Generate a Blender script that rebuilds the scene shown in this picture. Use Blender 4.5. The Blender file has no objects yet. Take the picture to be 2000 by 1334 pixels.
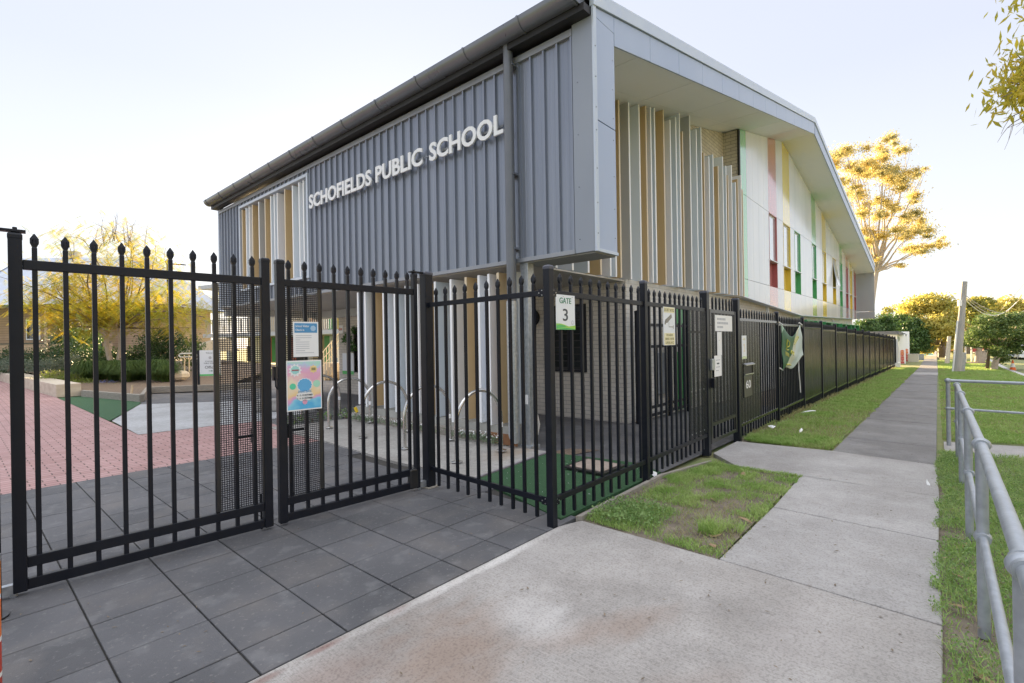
import bpy, bmesh, math, random
import numpy as np
from mathutils import Vector, Matrix
random.seed(11); rng = np.random.default_rng(11)
sc = bpy.context.scene; COL = sc.collection
RAD = math.radians
# ------------------------------------------------------------------ camera frame (x along the street, y into the school)
FPX, ROLL, AX, HC = 960.0, .0165, 838.0, 1.55
TH = math.atan(AX/FPX)
def at(u, v, d):
    a = (u-1000)-ROLL*(v-667); b = ROLL*(u-1000)+(v-667)
    return Vector((math.cos(TH)*d+math.sin(TH)*a/FPX*d, math.sin(TH)*d-math.cos(TH)*a/FPX*d, HC-b/FPX*d))
def gz(x):
    return -.018*(min(max(x, 3.3), 45)-3.3)
# ------------------------------------------------------------------ materials
MATS = {}
def mat(name, c1, c2=None, scale=6, rough=.5, metal=0., bump=0., bscale=80., rvar=0., transl=0., spec=.5, stretch=None, detail=6, coat=0., contrast=1.0):
    if name in MATS: return MATS[name]
    m = bpy.data.materials.new(name); m.use_nodes = True
    nt = m.node_tree; N = nt.nodes; L = nt.links
    bs = N['Principled BSDF']; out = N['Material Output']
    bs.inputs['Roughness'].default_value = rough; bs.inputs['Metallic'].default_value = metal
    bs.inputs['Specular IOR Level'].default_value = spec
    if coat: bs.inputs['Coat Weight'].default_value = coat; bs.inputs['Coat Roughness'].default_value = .08
    bs.inputs['Base Color'].default_value = (*c1, 1)
    geo = N.new('ShaderNodeNewGeometry'); src = geo.outputs['Position']
    if stretch:
        mp = N.new('ShaderNodeMapping'); mp.inputs['Scale'].default_value = stretch
        L.new(src, mp.inputs['Vector']); src = mp.outputs['Vector']
    nz = N.new('ShaderNodeTexNoise'); nz.inputs['Scale'].default_value = scale; nz.inputs['Detail'].default_value = detail
    L.new(src, nz.inputs['Vector'])
    col = None
    if c2 is not None:
        cr = N.new('ShaderNodeValToRGB'); w = .22/contrast
        cr.color_ramp.elements[0].position = .5-w; cr.color_ramp.elements[1].position = .5+w
        cr.color_ramp.elements[0].color = (*c1, 1); cr.color_ramp.elements[1].color = (*c2, 1)
        L.new(nz.outputs['Fac'], cr.inputs['Fac']); L.new(cr.outputs['Color'], bs.inputs['Base Color']); col = cr.outputs['Color']
    if rvar:
        mr = N.new('ShaderNodeMapRange'); mr.inputs['To Min'].default_value = rough-rvar; mr.inputs['To Max'].default_value = rough+rvar
        L.new(nz.outputs['Fac'], mr.inputs['Value']); L.new(mr.outputs['Result'], bs.inputs['Roughness'])
    if bump:
        n2 = N.new('ShaderNodeTexNoise'); n2.inputs['Scale'].default_value = bscale; n2.inputs['Detail'].default_value = 8
        L.new(src, n2.inputs['Vector'])
        bp = N.new('ShaderNodeBump'); bp.inputs['Strength'].default_value = bump; bp.inputs['Distance'].default_value = .01
        L.new(n2.outputs['Fac'], bp.inputs['Height']); L.new(bp.outputs['Normal'], bs.inputs['Normal'])
    if transl:
        tr = N.new('ShaderNodeBsdfTranslucent'); mx = N.new('ShaderNodeMixShader'); mx.inputs[0].default_value = transl
        tr.inputs['Color'].default_value = (*c1, 1)
        if col: L.new(col, tr.inputs['Color'])
        L.new(bs.outputs[0], mx.inputs[1]); L.new(tr.outputs[0], mx.inputs[2]); L.new(mx.outputs[0], out.inputs['Surface'])
    MATS[name] = m; return m
def brickmat(name, c1, c2, mortar, bw, bh, ms=.008, axes='xz', rough=.8, offset=.5, bump=.4, squash=1.0, ang=0.):
    """masonry or paving laid in world metres; axes = which world axes run along the course and up the courses"""
    m = bpy.data.materials.new(name); m.use_nodes = True
    nt = m.node_tree; N = nt.nodes; L = nt.links; bs = N['Principled BSDF']
    geo = N.new('ShaderNodeNewGeometry'); sp = N.new('ShaderNodeSeparateXYZ'); cb = N.new('ShaderNodeCombineXYZ')
    L.new(geo.outputs['Position'], sp.inputs[0])
    L.new(sp.outputs[axes[0].upper()], cb.inputs[0]); L.new(sp.outputs[axes[1].upper()], cb.inputs[1])
    bk = N.new('ShaderNodeTexBrick'); bk.offset = offset; bk.squash = squash
    bk.inputs['Scale'].default_value = 1; bk.inputs['Brick Width'].default_value = bw; bk.inputs['Row Height'].default_value = bh
    bk.inputs['Mortar Size'].default_value = ms; bk.inputs['Mortar Smooth'].default_value = .1
    bk.inputs['Color1'].default_value = (*c1, 1); bk.inputs['Color2'].default_value = (*c2, 1); bk.inputs['Mortar'].default_value = (*mortar, 1)
    L.new(cb.outputs[0], bk.inputs['Vector'])
    nz = N.new('ShaderNodeTexNoise'); nz.inputs['Scale'].default_value = 1.7; nz.inputs['Detail'].default_value = 7
    L.new(geo.outputs['Position'], nz.inputs['Vector'])
    mx = N.new('ShaderNodeMix'); mx.data_type = 'RGBA'; mx.blend_type = 'MULTIPLY'; mx.inputs[0].default_value = .45
    cr = N.new('ShaderNodeValToRGB'); cr.color_ramp.elements[0].position = .3; cr.color_ramp.elements[1].position = .7
    cr.color_ramp.elements[0].color = (.6, .58, .56, 1); cr.color_ramp.elements[1].color = (1, 1, 1, 1)
    L.new(nz.outputs['Fac'], cr.inputs['Fac']); L.new(bk.outputs['Color'], mx.inputs[6]); L.new(cr.outputs['Color'], mx.inputs[7])
    L.new(mx.outputs[2], bs.inputs['Base Color']); bs.inputs['Roughness'].default_value = rough
    bp = N.new('ShaderNodeBump'); bp.inputs['Strength'].default_value = bump; bp.inputs['Distance'].default_value = .006; bp.invert = True
    L.new(bk.outputs['Fac'], bp.inputs['Height']); L.new(bp.outputs['Normal'], bs.inputs['Normal'])
    return m
# ------------------------------------------------------------------ mesh building
class MB:
    def __init__(s): s.v = []; s.f = []
    def add(s, vs, fs):
        o = len(s.v); s.v += [tuple(p) for p in vs]; s.f += [tuple(o+i for i in f) for f in fs]; return s
    def obox(s, c, X, Y, Z):
        c = Vector(c); X, Y, Z = Vector(X), Vector(Y), Vector(Z)
        if X.cross(Y).dot(Z) < 0: X = -X
        vs = [c+X*i+Y*j+Z*k for k in (-1, 1) for j in (-1, 1) for i in (-1, 1)]
        return s.add(vs, [(0, 2, 3, 1), (4, 5, 7, 6), (0, 1, 5, 4), (2, 6, 7, 3), (0, 4, 6, 2), (1, 3, 7, 5)])
    def box(s, x0, x1, y0, y1, z0, z1):
        return s.obox(((x0+x1)/2, (y0+y1)/2, (z0+z1)/2), (abs(x1-x0)/2, 0, 0), (0, abs(y1-y0)/2, 0), (0, 0, abs(z1-z0)/2))
    def bar(s, p, q, w, h, up=(0, 0, 1)):
        p, q = Vector(p), Vector(q); d = (q-p); l = d.length; d.normalize()
        sd = d.cross(Vector(up)); sd.normalize(); u = sd.cross(d)
        return s.obox((p+q)/2, d*l/2, sd*w/2, u*h/2)
    def tube(s, pts, r, n=10, caps=True):
        pts = [Vector(p) for p in pts]; rs = r if isinstance(r, (list, tuple)) else [r]*len(pts)
        o = len(s.v); prev = None
        for i, p in enumerate(pts):
            d = (pts[min(i+1, len(pts)-1)]-pts[max(i-1, 0)]).normalized()
            if prev is None:
                a = d.cross(Vector((0, 0, 1)))
                if a.length < 1e-3: a = d.cross(Vector((1, 0, 0)))
            else: a = prev-d*prev.dot(d)
            a.normalize(); prev = a; b = d.cross(a)
            for k in range(n):
                t = 2*math.pi*k/n; s.v.append(tuple(p+(a*math.cos(t)+b*math.sin(t))*rs[i]))
        for i in range(len(pts)-1):
            for k in range(n):
                k2 = (k+1) % n; s.f.append((o+i*n+k, o+i*n+k2, o+(i+1)*n+k2, o+(i+1)*n+k))
        if caps:
            s.f.append(tuple(o+k for k in reversed(range(n)))); s.f.append(tuple(o+(len(pts)-1)*n+k for k in range(n)))
        return s
    def prism(s, poly, ext):
        poly = [Vector(p) for p in poly]; ext = Vector(ext); n = len(poly)
        nrm = Vector((0, 0, 0))
        for i in range(n): nrm += poly[i].cross(poly[(i+1) % n])
        if nrm.dot(ext) > 0: poly.reverse()
        vs = poly+[p+ext for p in poly]
        fs = [tuple(range(n)), tuple(n+i for i in reversed(range(n)))]+[((i+1) % n, i, n+i, n+(i+1) % n) for i in range(n)]
        return s.add(vs, fs)
    def loft(s, rings, caps=True):
        o = len(s.v); n = len(rings[0])
        for r in rings: s.v += [tuple(p) for p in r]
        for i in range(len(rings)-1):
            for k in range(n):
                k2 = (k+1) % n; s.f.append((o+i*n+k, o+i*n+k2, o+(i+1)*n+k2, o+(i+1)*n+k))
        if caps: s.f.append(tuple(o+k for k in reversed(range(n)))); s.f.append(tuple(o+(len(rings)-1)*n+k for k in range(n)))
        return s
    def ball(s, c, r, n=12, m=8, sq=(1, 1, 1)):
        rings = []
        for j in range(m+1):
            t = math.pi*j/m; rr = max(math.sin(t), .001)*r
            rings.append([(c[0]+rr*math.cos(2*math.pi*k/n)*sq[0], c[1]+rr*math.sin(2*math.pi*k/n)*sq[1], c[2]-math.cos(t)*r*sq[2]) for k in range(n)])
        return s.loft(rings)
    def build(s, name, material, parent=None, smooth=False, bevel=0., seg=2, **props):
        me = bpy.data.meshes.new(name); me.from_pydata(s.v, [], s.f); me.update()
        if bevel:
            bm = bmesh.new(); bm.from_mesh(me)
            bmesh.ops.bevel(bm, geom=[e for e in bm.edges if len(e.link_faces) == 2 and e.calc_face_angle(0) > .5], offset=bevel, segments=seg, affect='EDGES', profile=.5)
            bm.to_mesh(me); bm.free()
        if smooth:
            me.polygons.foreach_set('use_smooth', [True]*len(me.polygons))
            try: me.set_sharp_from_angle(angle=RAD(38))
            except Exception: pass
        me.materials.append(material)
        return link(name, me, parent, **props)
def link(name, me, parent=None, **props):
    o = bpy.data.objects.new(name, me); COL.objects.link(o)
    if parent:
        o.parent = parent
        if parent.type == 'EMPTY' and parent.parent is None: o.location = -parent.location   # meshes are built in world metres
    for k, v in props.items(): o[k] = v
    return o
def tag(o, label, cat, group=None):
    o['label'] = label; o['category'] = cat
    if group: o['group'] = group
    return o
def thing(name, label, cat, loc=(0, 0, 0), group=None):
    o = bpy.data.objects.new(name, None); COL.objects.link(o); o.location = loc; o.empty_display_size = .2
    return tag(o, label, cat, group)
def kids(o): return [c for c in list(COL.objects) if c.parent == o]
def copy_tree(o, parent=None, at_=None):
    c = o.copy(); COL.objects.link(c)
    if parent: c.parent = parent
    if at_: c.location = at_
    for ch in kids(o): copy_tree(ch, c)
    return c
def npmesh(name, V, F, material, parent=None, **props):
    """V (n,3) float, F (m,k) int with k = 3 or 4"""
    me = bpy.data.meshes.new(name); V = np.asarray(V, np.float32); F = np.asarray(F, np.int32); k = F.shape[1]
    me.vertices.add(len(V)); me.vertices.foreach_set('co', V.ravel())
    me.loops.add(F.size); me.loops.foreach_set('vertex_index', F.ravel())
    me.polygons.add(len(F)); me.polygons.foreach_set('loop_start', np.arange(0, F.size, k, dtype=np.int32))
    me.update(calc_edges=True); me.materials.append(material)
    return link(name, me, parent, **props)
FONT = None
def text(name, body, origin, right, up, material, parent, height=None, width=None, depth=.002, bold=0., align='LEFT', lift=.0, shear=0.):
    """writing as thin solid letters on a plane; origin = left (or centre) foot of the line"""
    cu = bpy.data.curves.new(name, 'FONT'); cu.body = body; cu.size = 1; cu.offset = bold; cu.extrude = .5; cu.shear = shear; cu.resolution_u = 3
    ob = bpy.data.objects.new(name, cu); COL.objects.link(ob); bpy.context.view_layer.update()
    me = bpy.data.meshes.new_from_object(ob.evaluated_get(bpy.context.evaluated_depsgraph_get()))
    bpy.data.objects.remove(ob); bpy.data.curves.remove(cu)
    n = len(me.vertices); co = np.empty(n*3, np.float32); me.vertices.foreach_get('co', co); co = co.reshape(-1, 3)
    mn, mx = co.min(0), co.max(0); sz = mx-mn
    sy = (height/sz[1]) if height else None; sx = (width/sz[0]) if width else sy
    if sy is None: sy = sx
    X = (co[:, 0]-mn[0])*sx; Y = (co[:, 1]-mn[1])*sy; Z = co[:, 2]*depth
    if align == 'CENTER': X -= sz[0]*sx/2
    r, u = Vector(right).normalized(), Vector(up).normalized(); nn = r.cross(u)
    o = Vector(origin)+nn*(depth/2+lift)
    W = np.array(o)[None]+X[:, None]*np.array(r)+Y[:, None]*np.array(u)+Z[:, None]*np.array(nn)
    me.vertices.foreach_set('co', W.astype(np.float32).ravel()); me.update(); me.materials.clear(); me.materials.append(material)
    return link(name, me, parent)
def sheet(name, poly, off, material, thick=0., zf=gz, kind='structure', parent=None):
    """flat ground surface following the fall of the street, with a real edge if thick"""
    bm = bmesh.new(); bm.faces.new([bm.verts.new((p[0], p[1], 0)) for p in poly]); bm.normal_update()
    if bm.faces[:][0].normal.z < 0: bmesh.ops.reverse_faces(bm, faces=bm.faces[:])
    for xb in (3.3, 45.):
        bmesh.ops.bisect_plane(bm, geom=bm.verts[:]+bm.edges[:]+bm.faces[:], plane_co=(xb, 0, 0), plane_no=(1, 0, 0))
    if thick:
        be = [e for e in bm.edges if e.is_boundary]
        r = bmesh.ops.extrude_edge_only(bm, edges=be); low = {v for v in r['geom'] if isinstance(v, bmesh.types.BMVert)}
    else: low = set()
    for v in bm.verts: v.co.z = zf(v.co.x)+off-(thick if v in low else 0)
    bmesh.ops.recalc_face_normals(bm, faces=bm.faces[:])
    me = bpy.data.meshes.new(name); bm.to_mesh(me); bm.free(); me.materials.append(material)
    o = link(name, me, parent)
    if kind: o['kind'] = kind
    return o
def slabs(name, cells, off, material, thick=.06, gap=.008, bev=.004, tilt=0., kind='structure'):
    """separate slabs (convex quads) laid with open joints, one surface"""
    mb = MB()
    for q in cells:
        c = Vector((sum(p[0] for p in q)/len(q), sum(p[1] for p in q)/len(q), 0)); dz = random.uniform(-tilt, tilt)
        qq = []
        for p in q:
            d = Vector((p[0], p[1], 0))-c; l = d.length; d = d*((l-gap*.7)/l); qq.append(c+d)
        mb.prism([(p.x, p.y, gz(p.x)+off+dz-thick) for p in qq], (0, 0, thick))
    o = mb.build(name, material, bevel=bev, seg=1)
    if kind: o['kind'] = kind
    return o
def inpoly(P, poly):
    x, y = P[:, 0], P[:, 1]; r = np.zeros(len(P), bool); j = len(poly)-1
    for i in range(len(poly)):
        xi, yi = poly[i]; xj, yj = poly[j]
        if yi != yj:
            m = ((yi > y) != (yj > y)) & (x < (xj-xi)*(y-yi)/(yj-yi)+xi); r ^= m
        j = i
    return r
def gzv(x): return -.018*(np.clip(x, 3.3, 45)-3.3)
def fnoise(x, y, s, seed=0):
    """smooth value noise 0..1"""
    g = np.random.default_rng(seed).random((64, 64)); X, Y = x/s, y/s
    i, j = np.floor(X).astype(int), np.floor(Y).astype(int); fx, fy = X-i, Y-j; fx = fx*fx*(3-2*fx); fy = fy*fy*(3-2*fy)
    a = g[i % 64, j % 64]; b = g[(i+1) % 64, j % 64]; c = g[i % 64, (j+1) % 64]; d = g[(i+1) % 64, (j+1) % 64]
    return a*(1-fx)*(1-fy)+b*fx*(1-fy)+c*(1-fx)*fy+d*fx*fy
def blades(name, poly, n, h, w, material, keep=None, off=0., zf=gzv, xbias=None, lean=1.05):
    xs = [p[0] for p in poly]; ys = [p[1] for p in poly]
    t = rng.random(n); t = t**xbias if xbias else t
    P = np.stack([min(xs)+t*(max(xs)-min(xs)), min(ys)+rng.random(n)*(max(ys)-min(ys))], 1)
    P = P[inpoly(P, poly)]
    if keep is not None: P = P[rng.random(len(P)) < keep(P[:, 0], P[:, 1])]
    n = len(P); z = zf(P[:, 0])+off; a = rng.random(n)*6.283; hh = h*(.45+.75*rng.random(n)); ww = w*(.7+.6*rng.random(n))
    ww = ww*(1+np.maximum(P[:, 0]-9, 0)*.07)
    ln = lean*(.2+rng.random(n)); a2 = rng.random(n)*6.283
    base = np.stack([P[:, 0], P[:, 1], z], 1); s = np.stack([np.cos(a), np.sin(a), 0*a], 1)*ww[:, None]/2
    d = np.stack([np.cos(a2)*ln, np.sin(a2)*ln, np.ones(n)], 1)
    mid = base+d*np.array([.45, .45, .6])*hh[:, None]; tip = base+d*np.array([1.1, 1.1, .9])*hh[:, None]
    V = np.stack([base-s, base+s, mid+s*.8, mid-s*.8, tip], 1).reshape(-1, 3)
    k = np.arange(n)[:, None]*5; F = np.concatenate([k+[0, 1, 2], k+[0, 2, 3], k+[3, 2, 4]], 0)
    return npmesh(name, V, F, material)
def leafquads(Cn, size, asp=.45, droop=0., up=0.):
    n = len(Cn); a = rng.normal(size=(n, 3)); a[:, 2] -= droop; a /= np.linalg.norm(a, axis=1)[:, None]
    b = rng.normal(size=(n, 3)); b[:, 2] *= (1-up); b -= a*(a*b).sum(1)[:, None]; b /= np.linalg.norm(b, axis=1)[:, None]
    L = size*(.6+.8*rng.random(n))[:, None]; W = L*asp
    V = np.stack([Cn-a*L*.5, Cn+b*W*.5, Cn+a*L*.5, Cn-b*W*.5], 1).reshape(-1, 3)
    return V, (np.arange(n)[:, None]*4+np.arange(4))
def clumpleaves(clumps, per, size, asp=.5, shell=.55, droop=0.):
    """clumps: (centre, (rx,ry,rz)); leaves gather toward each clump's skin and break its outline"""
    Vs, Fs, o = [], [], 0
    for c, r in clumps:
        k = max(int(per*(r[0]*r[1]+r[1]*r[2]+r[0]*r[2])), 12)
        d = rng.normal(size=(k, 3)); d /= np.linalg.norm(d, axis=1)[:, None]
        rad = shell+(1-shell)*rng.random(k)**.7+.16*rng.normal(size=k) if shell >= 0 else np.abs(rng.normal(size=k))*.72; lump = 1+.22*np.sin(d[:, 0]*7+c[0])*np.sin(d[:, 1]*6+c[1]*3)+.15*np.sin(d[:, 2]*9)
        P = np.array(c)[None]+d*np.array(r)[None]*(rad*lump)[:, None]
        V, F = leafquads(P, size, asp, droop); Vs.append(V); Fs.append(F+o); o += len(V)
    return np.concatenate(Vs), np.concatenate(Fs)
def limb(mb, p, q, r0, r1, bend=.12, n=6, seg=6):
    p, q = Vector(p), Vector(q); l = (q-p).length; off = Vector((random.uniform(-1, 1), random.uniform(-1, 1), random.uniform(-.2, 1)))*l*bend
    pts = [p+(q-p)*(i/seg)+off*math.sin(math.pi*i/seg) for i in range(seg+1)]
    mb.tube(pts, [r0+(r1-r0)*i/seg for i in range(seg+1)], n); return pts
# ------------------------------------------------------------------ materials used all over
M_black = mat('black_powdercoat', (.006, .008, .014), (.010, .012, .019), 9, .40, 0, .06, 300, .06, spec=.3)
M_dustblack = mat('dusty_black_powdercoat', (.016, .016, .018), (.03, .029, .028), 3, .3, .0, .05, 300, .08)
M_sheet = mat('dusty_black_sheet', (.005, .005, .007), (.012, .011, .012), 4, .2, 0, .12, 8, .05, spec=.3, stretch=(14, 1, .1))
M_rail = mat('street_rail_black', (.012, .012, .014), (.022, .021, .02), 3, .13, 0, .02, 200, .04, spec=.7)
M_galv = mat('galvanised_steel', (.36, .39, .42), (.52, .55, .58), 26, .42, .75, .05, 60, .1, detail=3)
M_galvpaint = mat('weathered_galvanised_pipe', (.29, .315, .35), (.40, .43, .47), 18, .42, .4, .12, 70, .1)
M_stain = mat('stainless_steel', (.62, .61, .59), None, 5, .24, 1.0)
M_bolt = mat('bright_bolt', (.6, .6, .6), None, 5, .3, .9)
M_cap = mat('plastic_cap', (.05, .055, .08), (.08, .085, .11), 30, .45)
M_clad = mat('grey_ribbed_steel', (.21, .235, .285), (.265, .29, .345), 1.2, .30, .5, .02, 30, .06, stretch=(6, 6, .3))
M_gutter = mat('dark_grey_gutter', (.15, .165, .20), (.20, .215, .25), 1.2, .28, .35, .02, 40, .06)
M_panel = mat('pale_blue_grey_panel', (.35, .42, .57), (.41, .48, .63), .8, .35, .1, .01, 30, .08, stretch=(1, 1, .6))
M_cappan = mat('light_capping', (.50, .56, .66), (.56, .62, .70), 1.5, .32, .2, .0, 30, .05)
M_soffit = mat('pale_soffit_sheet', (.88, .89, .92), (.90, .91, .935), 1.0, .5)
M_white = mat('white_gloss_panel', (.66, .705, .77), (.78, .81, .86), .9, .16, 0, .015, 9, .08, stretch=(1.2, 1.2, .25), coat=.15)
M_finW = mat('white_fin', (.86, .90, .95), (.89, .92, .96), 1.0, .4)
M_finG = mat('grey_fin', (.58, .64, .69), (.62, .68, .72), 1.0, .4)
M_finD = mat('warm_grey_fin', (.47, .49, .51), (.51, .53, .54), 1.0, .4)
M_finB = mat('light_blue_grey_fin', (.74, .81, .88), (.79, .85, .90), 1.0, .4)
M_finL = mat('lilac_white_fin', (.80, .83, .91), (.84, .87, .93), 1.0, .4)
M_finT = mat('tan_fin', (.58, .41, .21), (.63, .455, .245), 1.0, .42)
M_finE = mat('fin_edge_white', (.90, .92, .94), None, 1.0, .35)
M_finET = mat('fin_edge_cream', (.72, .60, .42), None, 1.0, .35)
FINS = {'W': M_finW, 'G': M_finG, 'D': M_finD, 'B': M_finB, 'L': M_finL, 'T': M_finT}
M_brickX = brickmat('cream_brick_west', (.64, .59, .52), (.70, .65, .58), (.40, .375, .35), .24, .086, .006, 'yz')
M_brickY = brickmat('cream_brick_street', (.62, .61, .58), (.68, .67, .64), (.46, .45, .43), .24, .086, .005, 'xz')
M_brickU = brickmat('cream_brick_upper', (.60, .55, .45), (.66, .61, .52), (.36, .33, .28), .29, .10, .009, 'xz')
M_brickUx = brickmat('cream_brick_upper_return', (.60, .55, .45), (.66, .61, .52), (.36, .33, .28), .29, .10, .009, 'yz')
M_conc = None
M_green = mat('green_paint', (.05, .30, .10), (.06, .34, .12), 2, .35)
M_yellow = mat('yellow_panel', (.75, .52, .02), (.80, .58, .04), 2, .3, coat=.4)
M_red = mat('red_panel', (.38, .07, .065), (.42, .085, .08), 2, .3, coat=.4)
M_greenp = mat('green_panel', (.10, .42, .16), (.13, .46, .19), 2, .3, coat=.4)
M_dark = mat('dark_interior', (.012, .012, .013), (.02, .02, .022), 3, .5)
M_pane = mat('sky_painted_glass', (.52, .56, .62), (.60, .64, .70), .6, .05, .2, spec=.9, coat=1.0)  # pale base colour stands in for the sky mirrored in the panes
M_glass = mat('window_glass', (.05, .06, .07), None, 1, .04, 0, spec=1.0)
M_paper = mat('white_paper', (.80, .80, .80), (.84, .84, .84), 8, .6)
M_sign = mat('white_sign_sheet', (.72, .75, .80), (.75, .78, .82), 3, .35)
M_ink = mat('dark_ink', (.045, .06, .075), None, 1, .5)
M_inkgreen = mat('green_ink', (.02, .20, .10), None, 1, .5)
M_cream = mat('cream_sheet', (.78, .73, .48), None, 1, .5)
M_olive = mat('faded_olive_ink', (.30, .26, .12), None, 1, .5)
M_greyink = mat('faded_grey_ink', (.24, .225, .20), None, 1, .5)
M_greyfaint = mat('faint_grey_ink', (.45, .46, .50), None, 1, .5)
M_lime = mat('lime_ink', (.35, .62, .10), None, 1, .5)
M_mid = mat('bright_green_ink', (.10, .48, .14), None, 1, .5)
M_bluehead = mat('blue_print', (.07, .27, .52), (.09, .30, .55), 20, .5)
M_timber = mat('grey_timber', (.22, .20, .17), (.34, .31, .27), 9, .8, 0, .3, 90, stretch=(1, 1, 6))
M_sand = mat('sandstone', (.46, .39, .31), (.60, .54, .45), 2.2, .85, 0, .25, 40, stretch=(1, 1, 3))
# concrete of the crossing: broom lines, pale edge bands and rust-brown stains that belong to the slab
def concrete(name, c1, c2, broom=(1.5, 26), stains=(), pale=(), speck=.5):
    m = bpy.data.materials.new(name); m.use_nodes = True; nt = m.node_tree; N = nt.nodes; L = nt.links; bs = N['Principled BSDF']
    geo = N.new('ShaderNodeNewGeometry'); pos = geo.outputs['Position']
    def noise(scale, stretch=None, detail=8, rough=.6):
        n = N.new('ShaderNodeTexNoise'); n.inputs['Scale'].default_value = scale; n.inputs['Detail'].default_value = detail; n.inputs['Roughness'].default_value = rough
        if stretch:
            mp = N.new('ShaderNodeMapping'); mp.inputs['Scale'].default_value = stretch; L.new(pos, mp.inputs[0]); L.new(mp.outputs[0], n.inputs['Vector'])
        else: L.new(pos, n.inputs['Vector'])
        return n.outputs['Fac']
    def ramp(f, a, b, ca, cb):
        r = N.new('ShaderNodeValToRGB'); r.color_ramp.elements[0].position = a; r.color_ramp.elements[1].position = b
        r.color_ramp.elements[0].color = (*ca, 1); r.color_ramp.elements[1].color = (*cb, 1); L.new(f, r.inputs[0]); return r.outputs[0]
    def mix(f, a, b, bt='MIX', fac=None):
        x = N.new('ShaderNodeMix'); x.data_type = 'RGBA'; x.blend_type = bt
        if fac is not None: x.inputs[0].default_value = fac
        else: L.new(f, x.inputs[0])
        L.new(a, x.inputs[6])
        if isinstance(b, tuple): x.inputs[7].default_value = (*b, 1)
        else: L.new(b, x.inputs[7])
        return x.outputs[2]
    col = ramp(noise(1.6), .36, .64, c1, c2)
    bro = noise(6, (broom[1], broom[0], 1), 5, .7)
    col = mix(None, col, ramp(bro, .35, .65, (.70, .70, .70), (1, 1, 1)), 'MULTIPLY', .85)
    col = mix(None, col, ramp(noise(240, None, 2), .3, .55, (.72, .72, .72), (1, 1, 1)), 'MULTIPLY', speck)
    for (cx, cy, sx, sy, c, amt, rot) in stains:
        mp = N.new('ShaderNodeMapping'); mp.vector_type = 'TEXTURE'; mp.inputs['Location'].default_value = (cx, cy, 0); mp.inputs['Scale'].default_value = (sx, sy, 50); mp.inputs['Rotation'].default_value = (0, 0, rot)
        L.new(pos, mp.inputs[0]); ln = N.new('ShaderNodeVectorMath'); ln.operation = 'LENGTH'; L.new(mp.outputs[0], ln.inputs[0])
        ad = N.new('ShaderNodeMath'); ad.operation = 'MULTIPLY_ADD'; ad.inputs[1].default_value = 1.5; L.new(noise(3.2, (1.0, 2.2, 1)), ad.inputs[0]); ad.inputs[2].default_value = -.75
        a2 = N.new('ShaderNodeMath'); L.new(ln.outputs['Value'], a2.inputs[0]); L.new(ad.outputs[0], a2.inputs[1])
        f = ramp(a2.outputs[0], .25, 1.05, (amt,)*3, (0, 0, 0))
        col = mix(f, col, c)
    vo = N.new('ShaderNodeTexVoronoi'); vo.inputs['Scale'].default_value = 3.1; vo.inputs['Randomness'].default_value = 1; L.new(pos, vo.inputs['Vector'])
    col = mix(None, col, ramp(vo.outputs['Distance'], .018, .034, (.45, .43, .42), (1, 1, 1)), 'MULTIPLY', .8)      # gum spots and grit
    col = mix(None, col, ramp(noise(70, None, 3), .38, .5, (.70, .69, .68), (1, 1, 1)), 'MULTIPLY', .75)
    col = mix(None, col, ramp(noise(.7, None, 6, .7), .38, .6, (.76, .745, .73), (1, 1, 1)), 'MULTIPLY', .8)
    L.new(col, bs.inputs['Base Color']); bs.inputs['Roughness'].default_value = .85
    bp = N.new('ShaderNodeBump'); bp.inputs['Strength'].default_value = .35; bp.inputs['Distance'].default_value = .004
    L.new(bro, bp.inputs['Height']); L.new(bp.outputs[0], bs.inputs['Normal'])
    return m
RUST = (.32, .245, .20); PALE = (.62, .60, .58)
M_apron = concrete('crossing_concrete', (.385, .362, .342), (.505, .478, .455), (1.5, 30),
    [(1.62, 1.85, .62, .42, RUST, .8, .5), (1.15, 2.15, .5, .22, (.27, .2, .17), .6, 0), (2.35, 1.35, .55, .16, RUST, .6, -.45), (2.1, .9, .5, .14, (.3, .25, .22), .45, -.5),
     (2.15, 1.75, .25, .3, (.58, .56, .545), .6, .2), (1.0, 1.2, .6, .3, (.33, .27, .235), .5, .6), (2.9, .6, .5, .3, (.40, .37, .355), .4, 0),
     (1.7, 2.40, .12, .035, (.16, .06, .045), .9, 0), (1.25, 2.40, .16, .03, (.18, .07, .05), .9, 0), (.95, 2.39, .12, .03, (.2, .1, .08), .7, 0), (2.3, 2.39, 1.4, .05, PALE, .75, 0)])
M_path = concrete('path_concrete', (.41, .392, .38), (.51, .492, .48), (1.5, 30))
M_pathdark = concrete('old_path_concrete', (.235, .225, .225), (.32, .31, .305), (1.5, 14), speck=.9)
M_bikeconc = concrete('bike_bay_concrete', (.42, .40, .375), (.52, .505, .48), (2, 2), [(5.2, 4.6, .7, .35, (.30, .23, .16), .7, .2)], speck=.8)
M_walk = concrete('white_path_concrete', (.50, .51, .52), (.57, .58, .60), (2, 2))
M_paver = mat('charcoal_paver', (.082, .083, .09), (.125, .124, .132), 1.4, .8, 0, .35, 160, .05, contrast=1.2)
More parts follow.
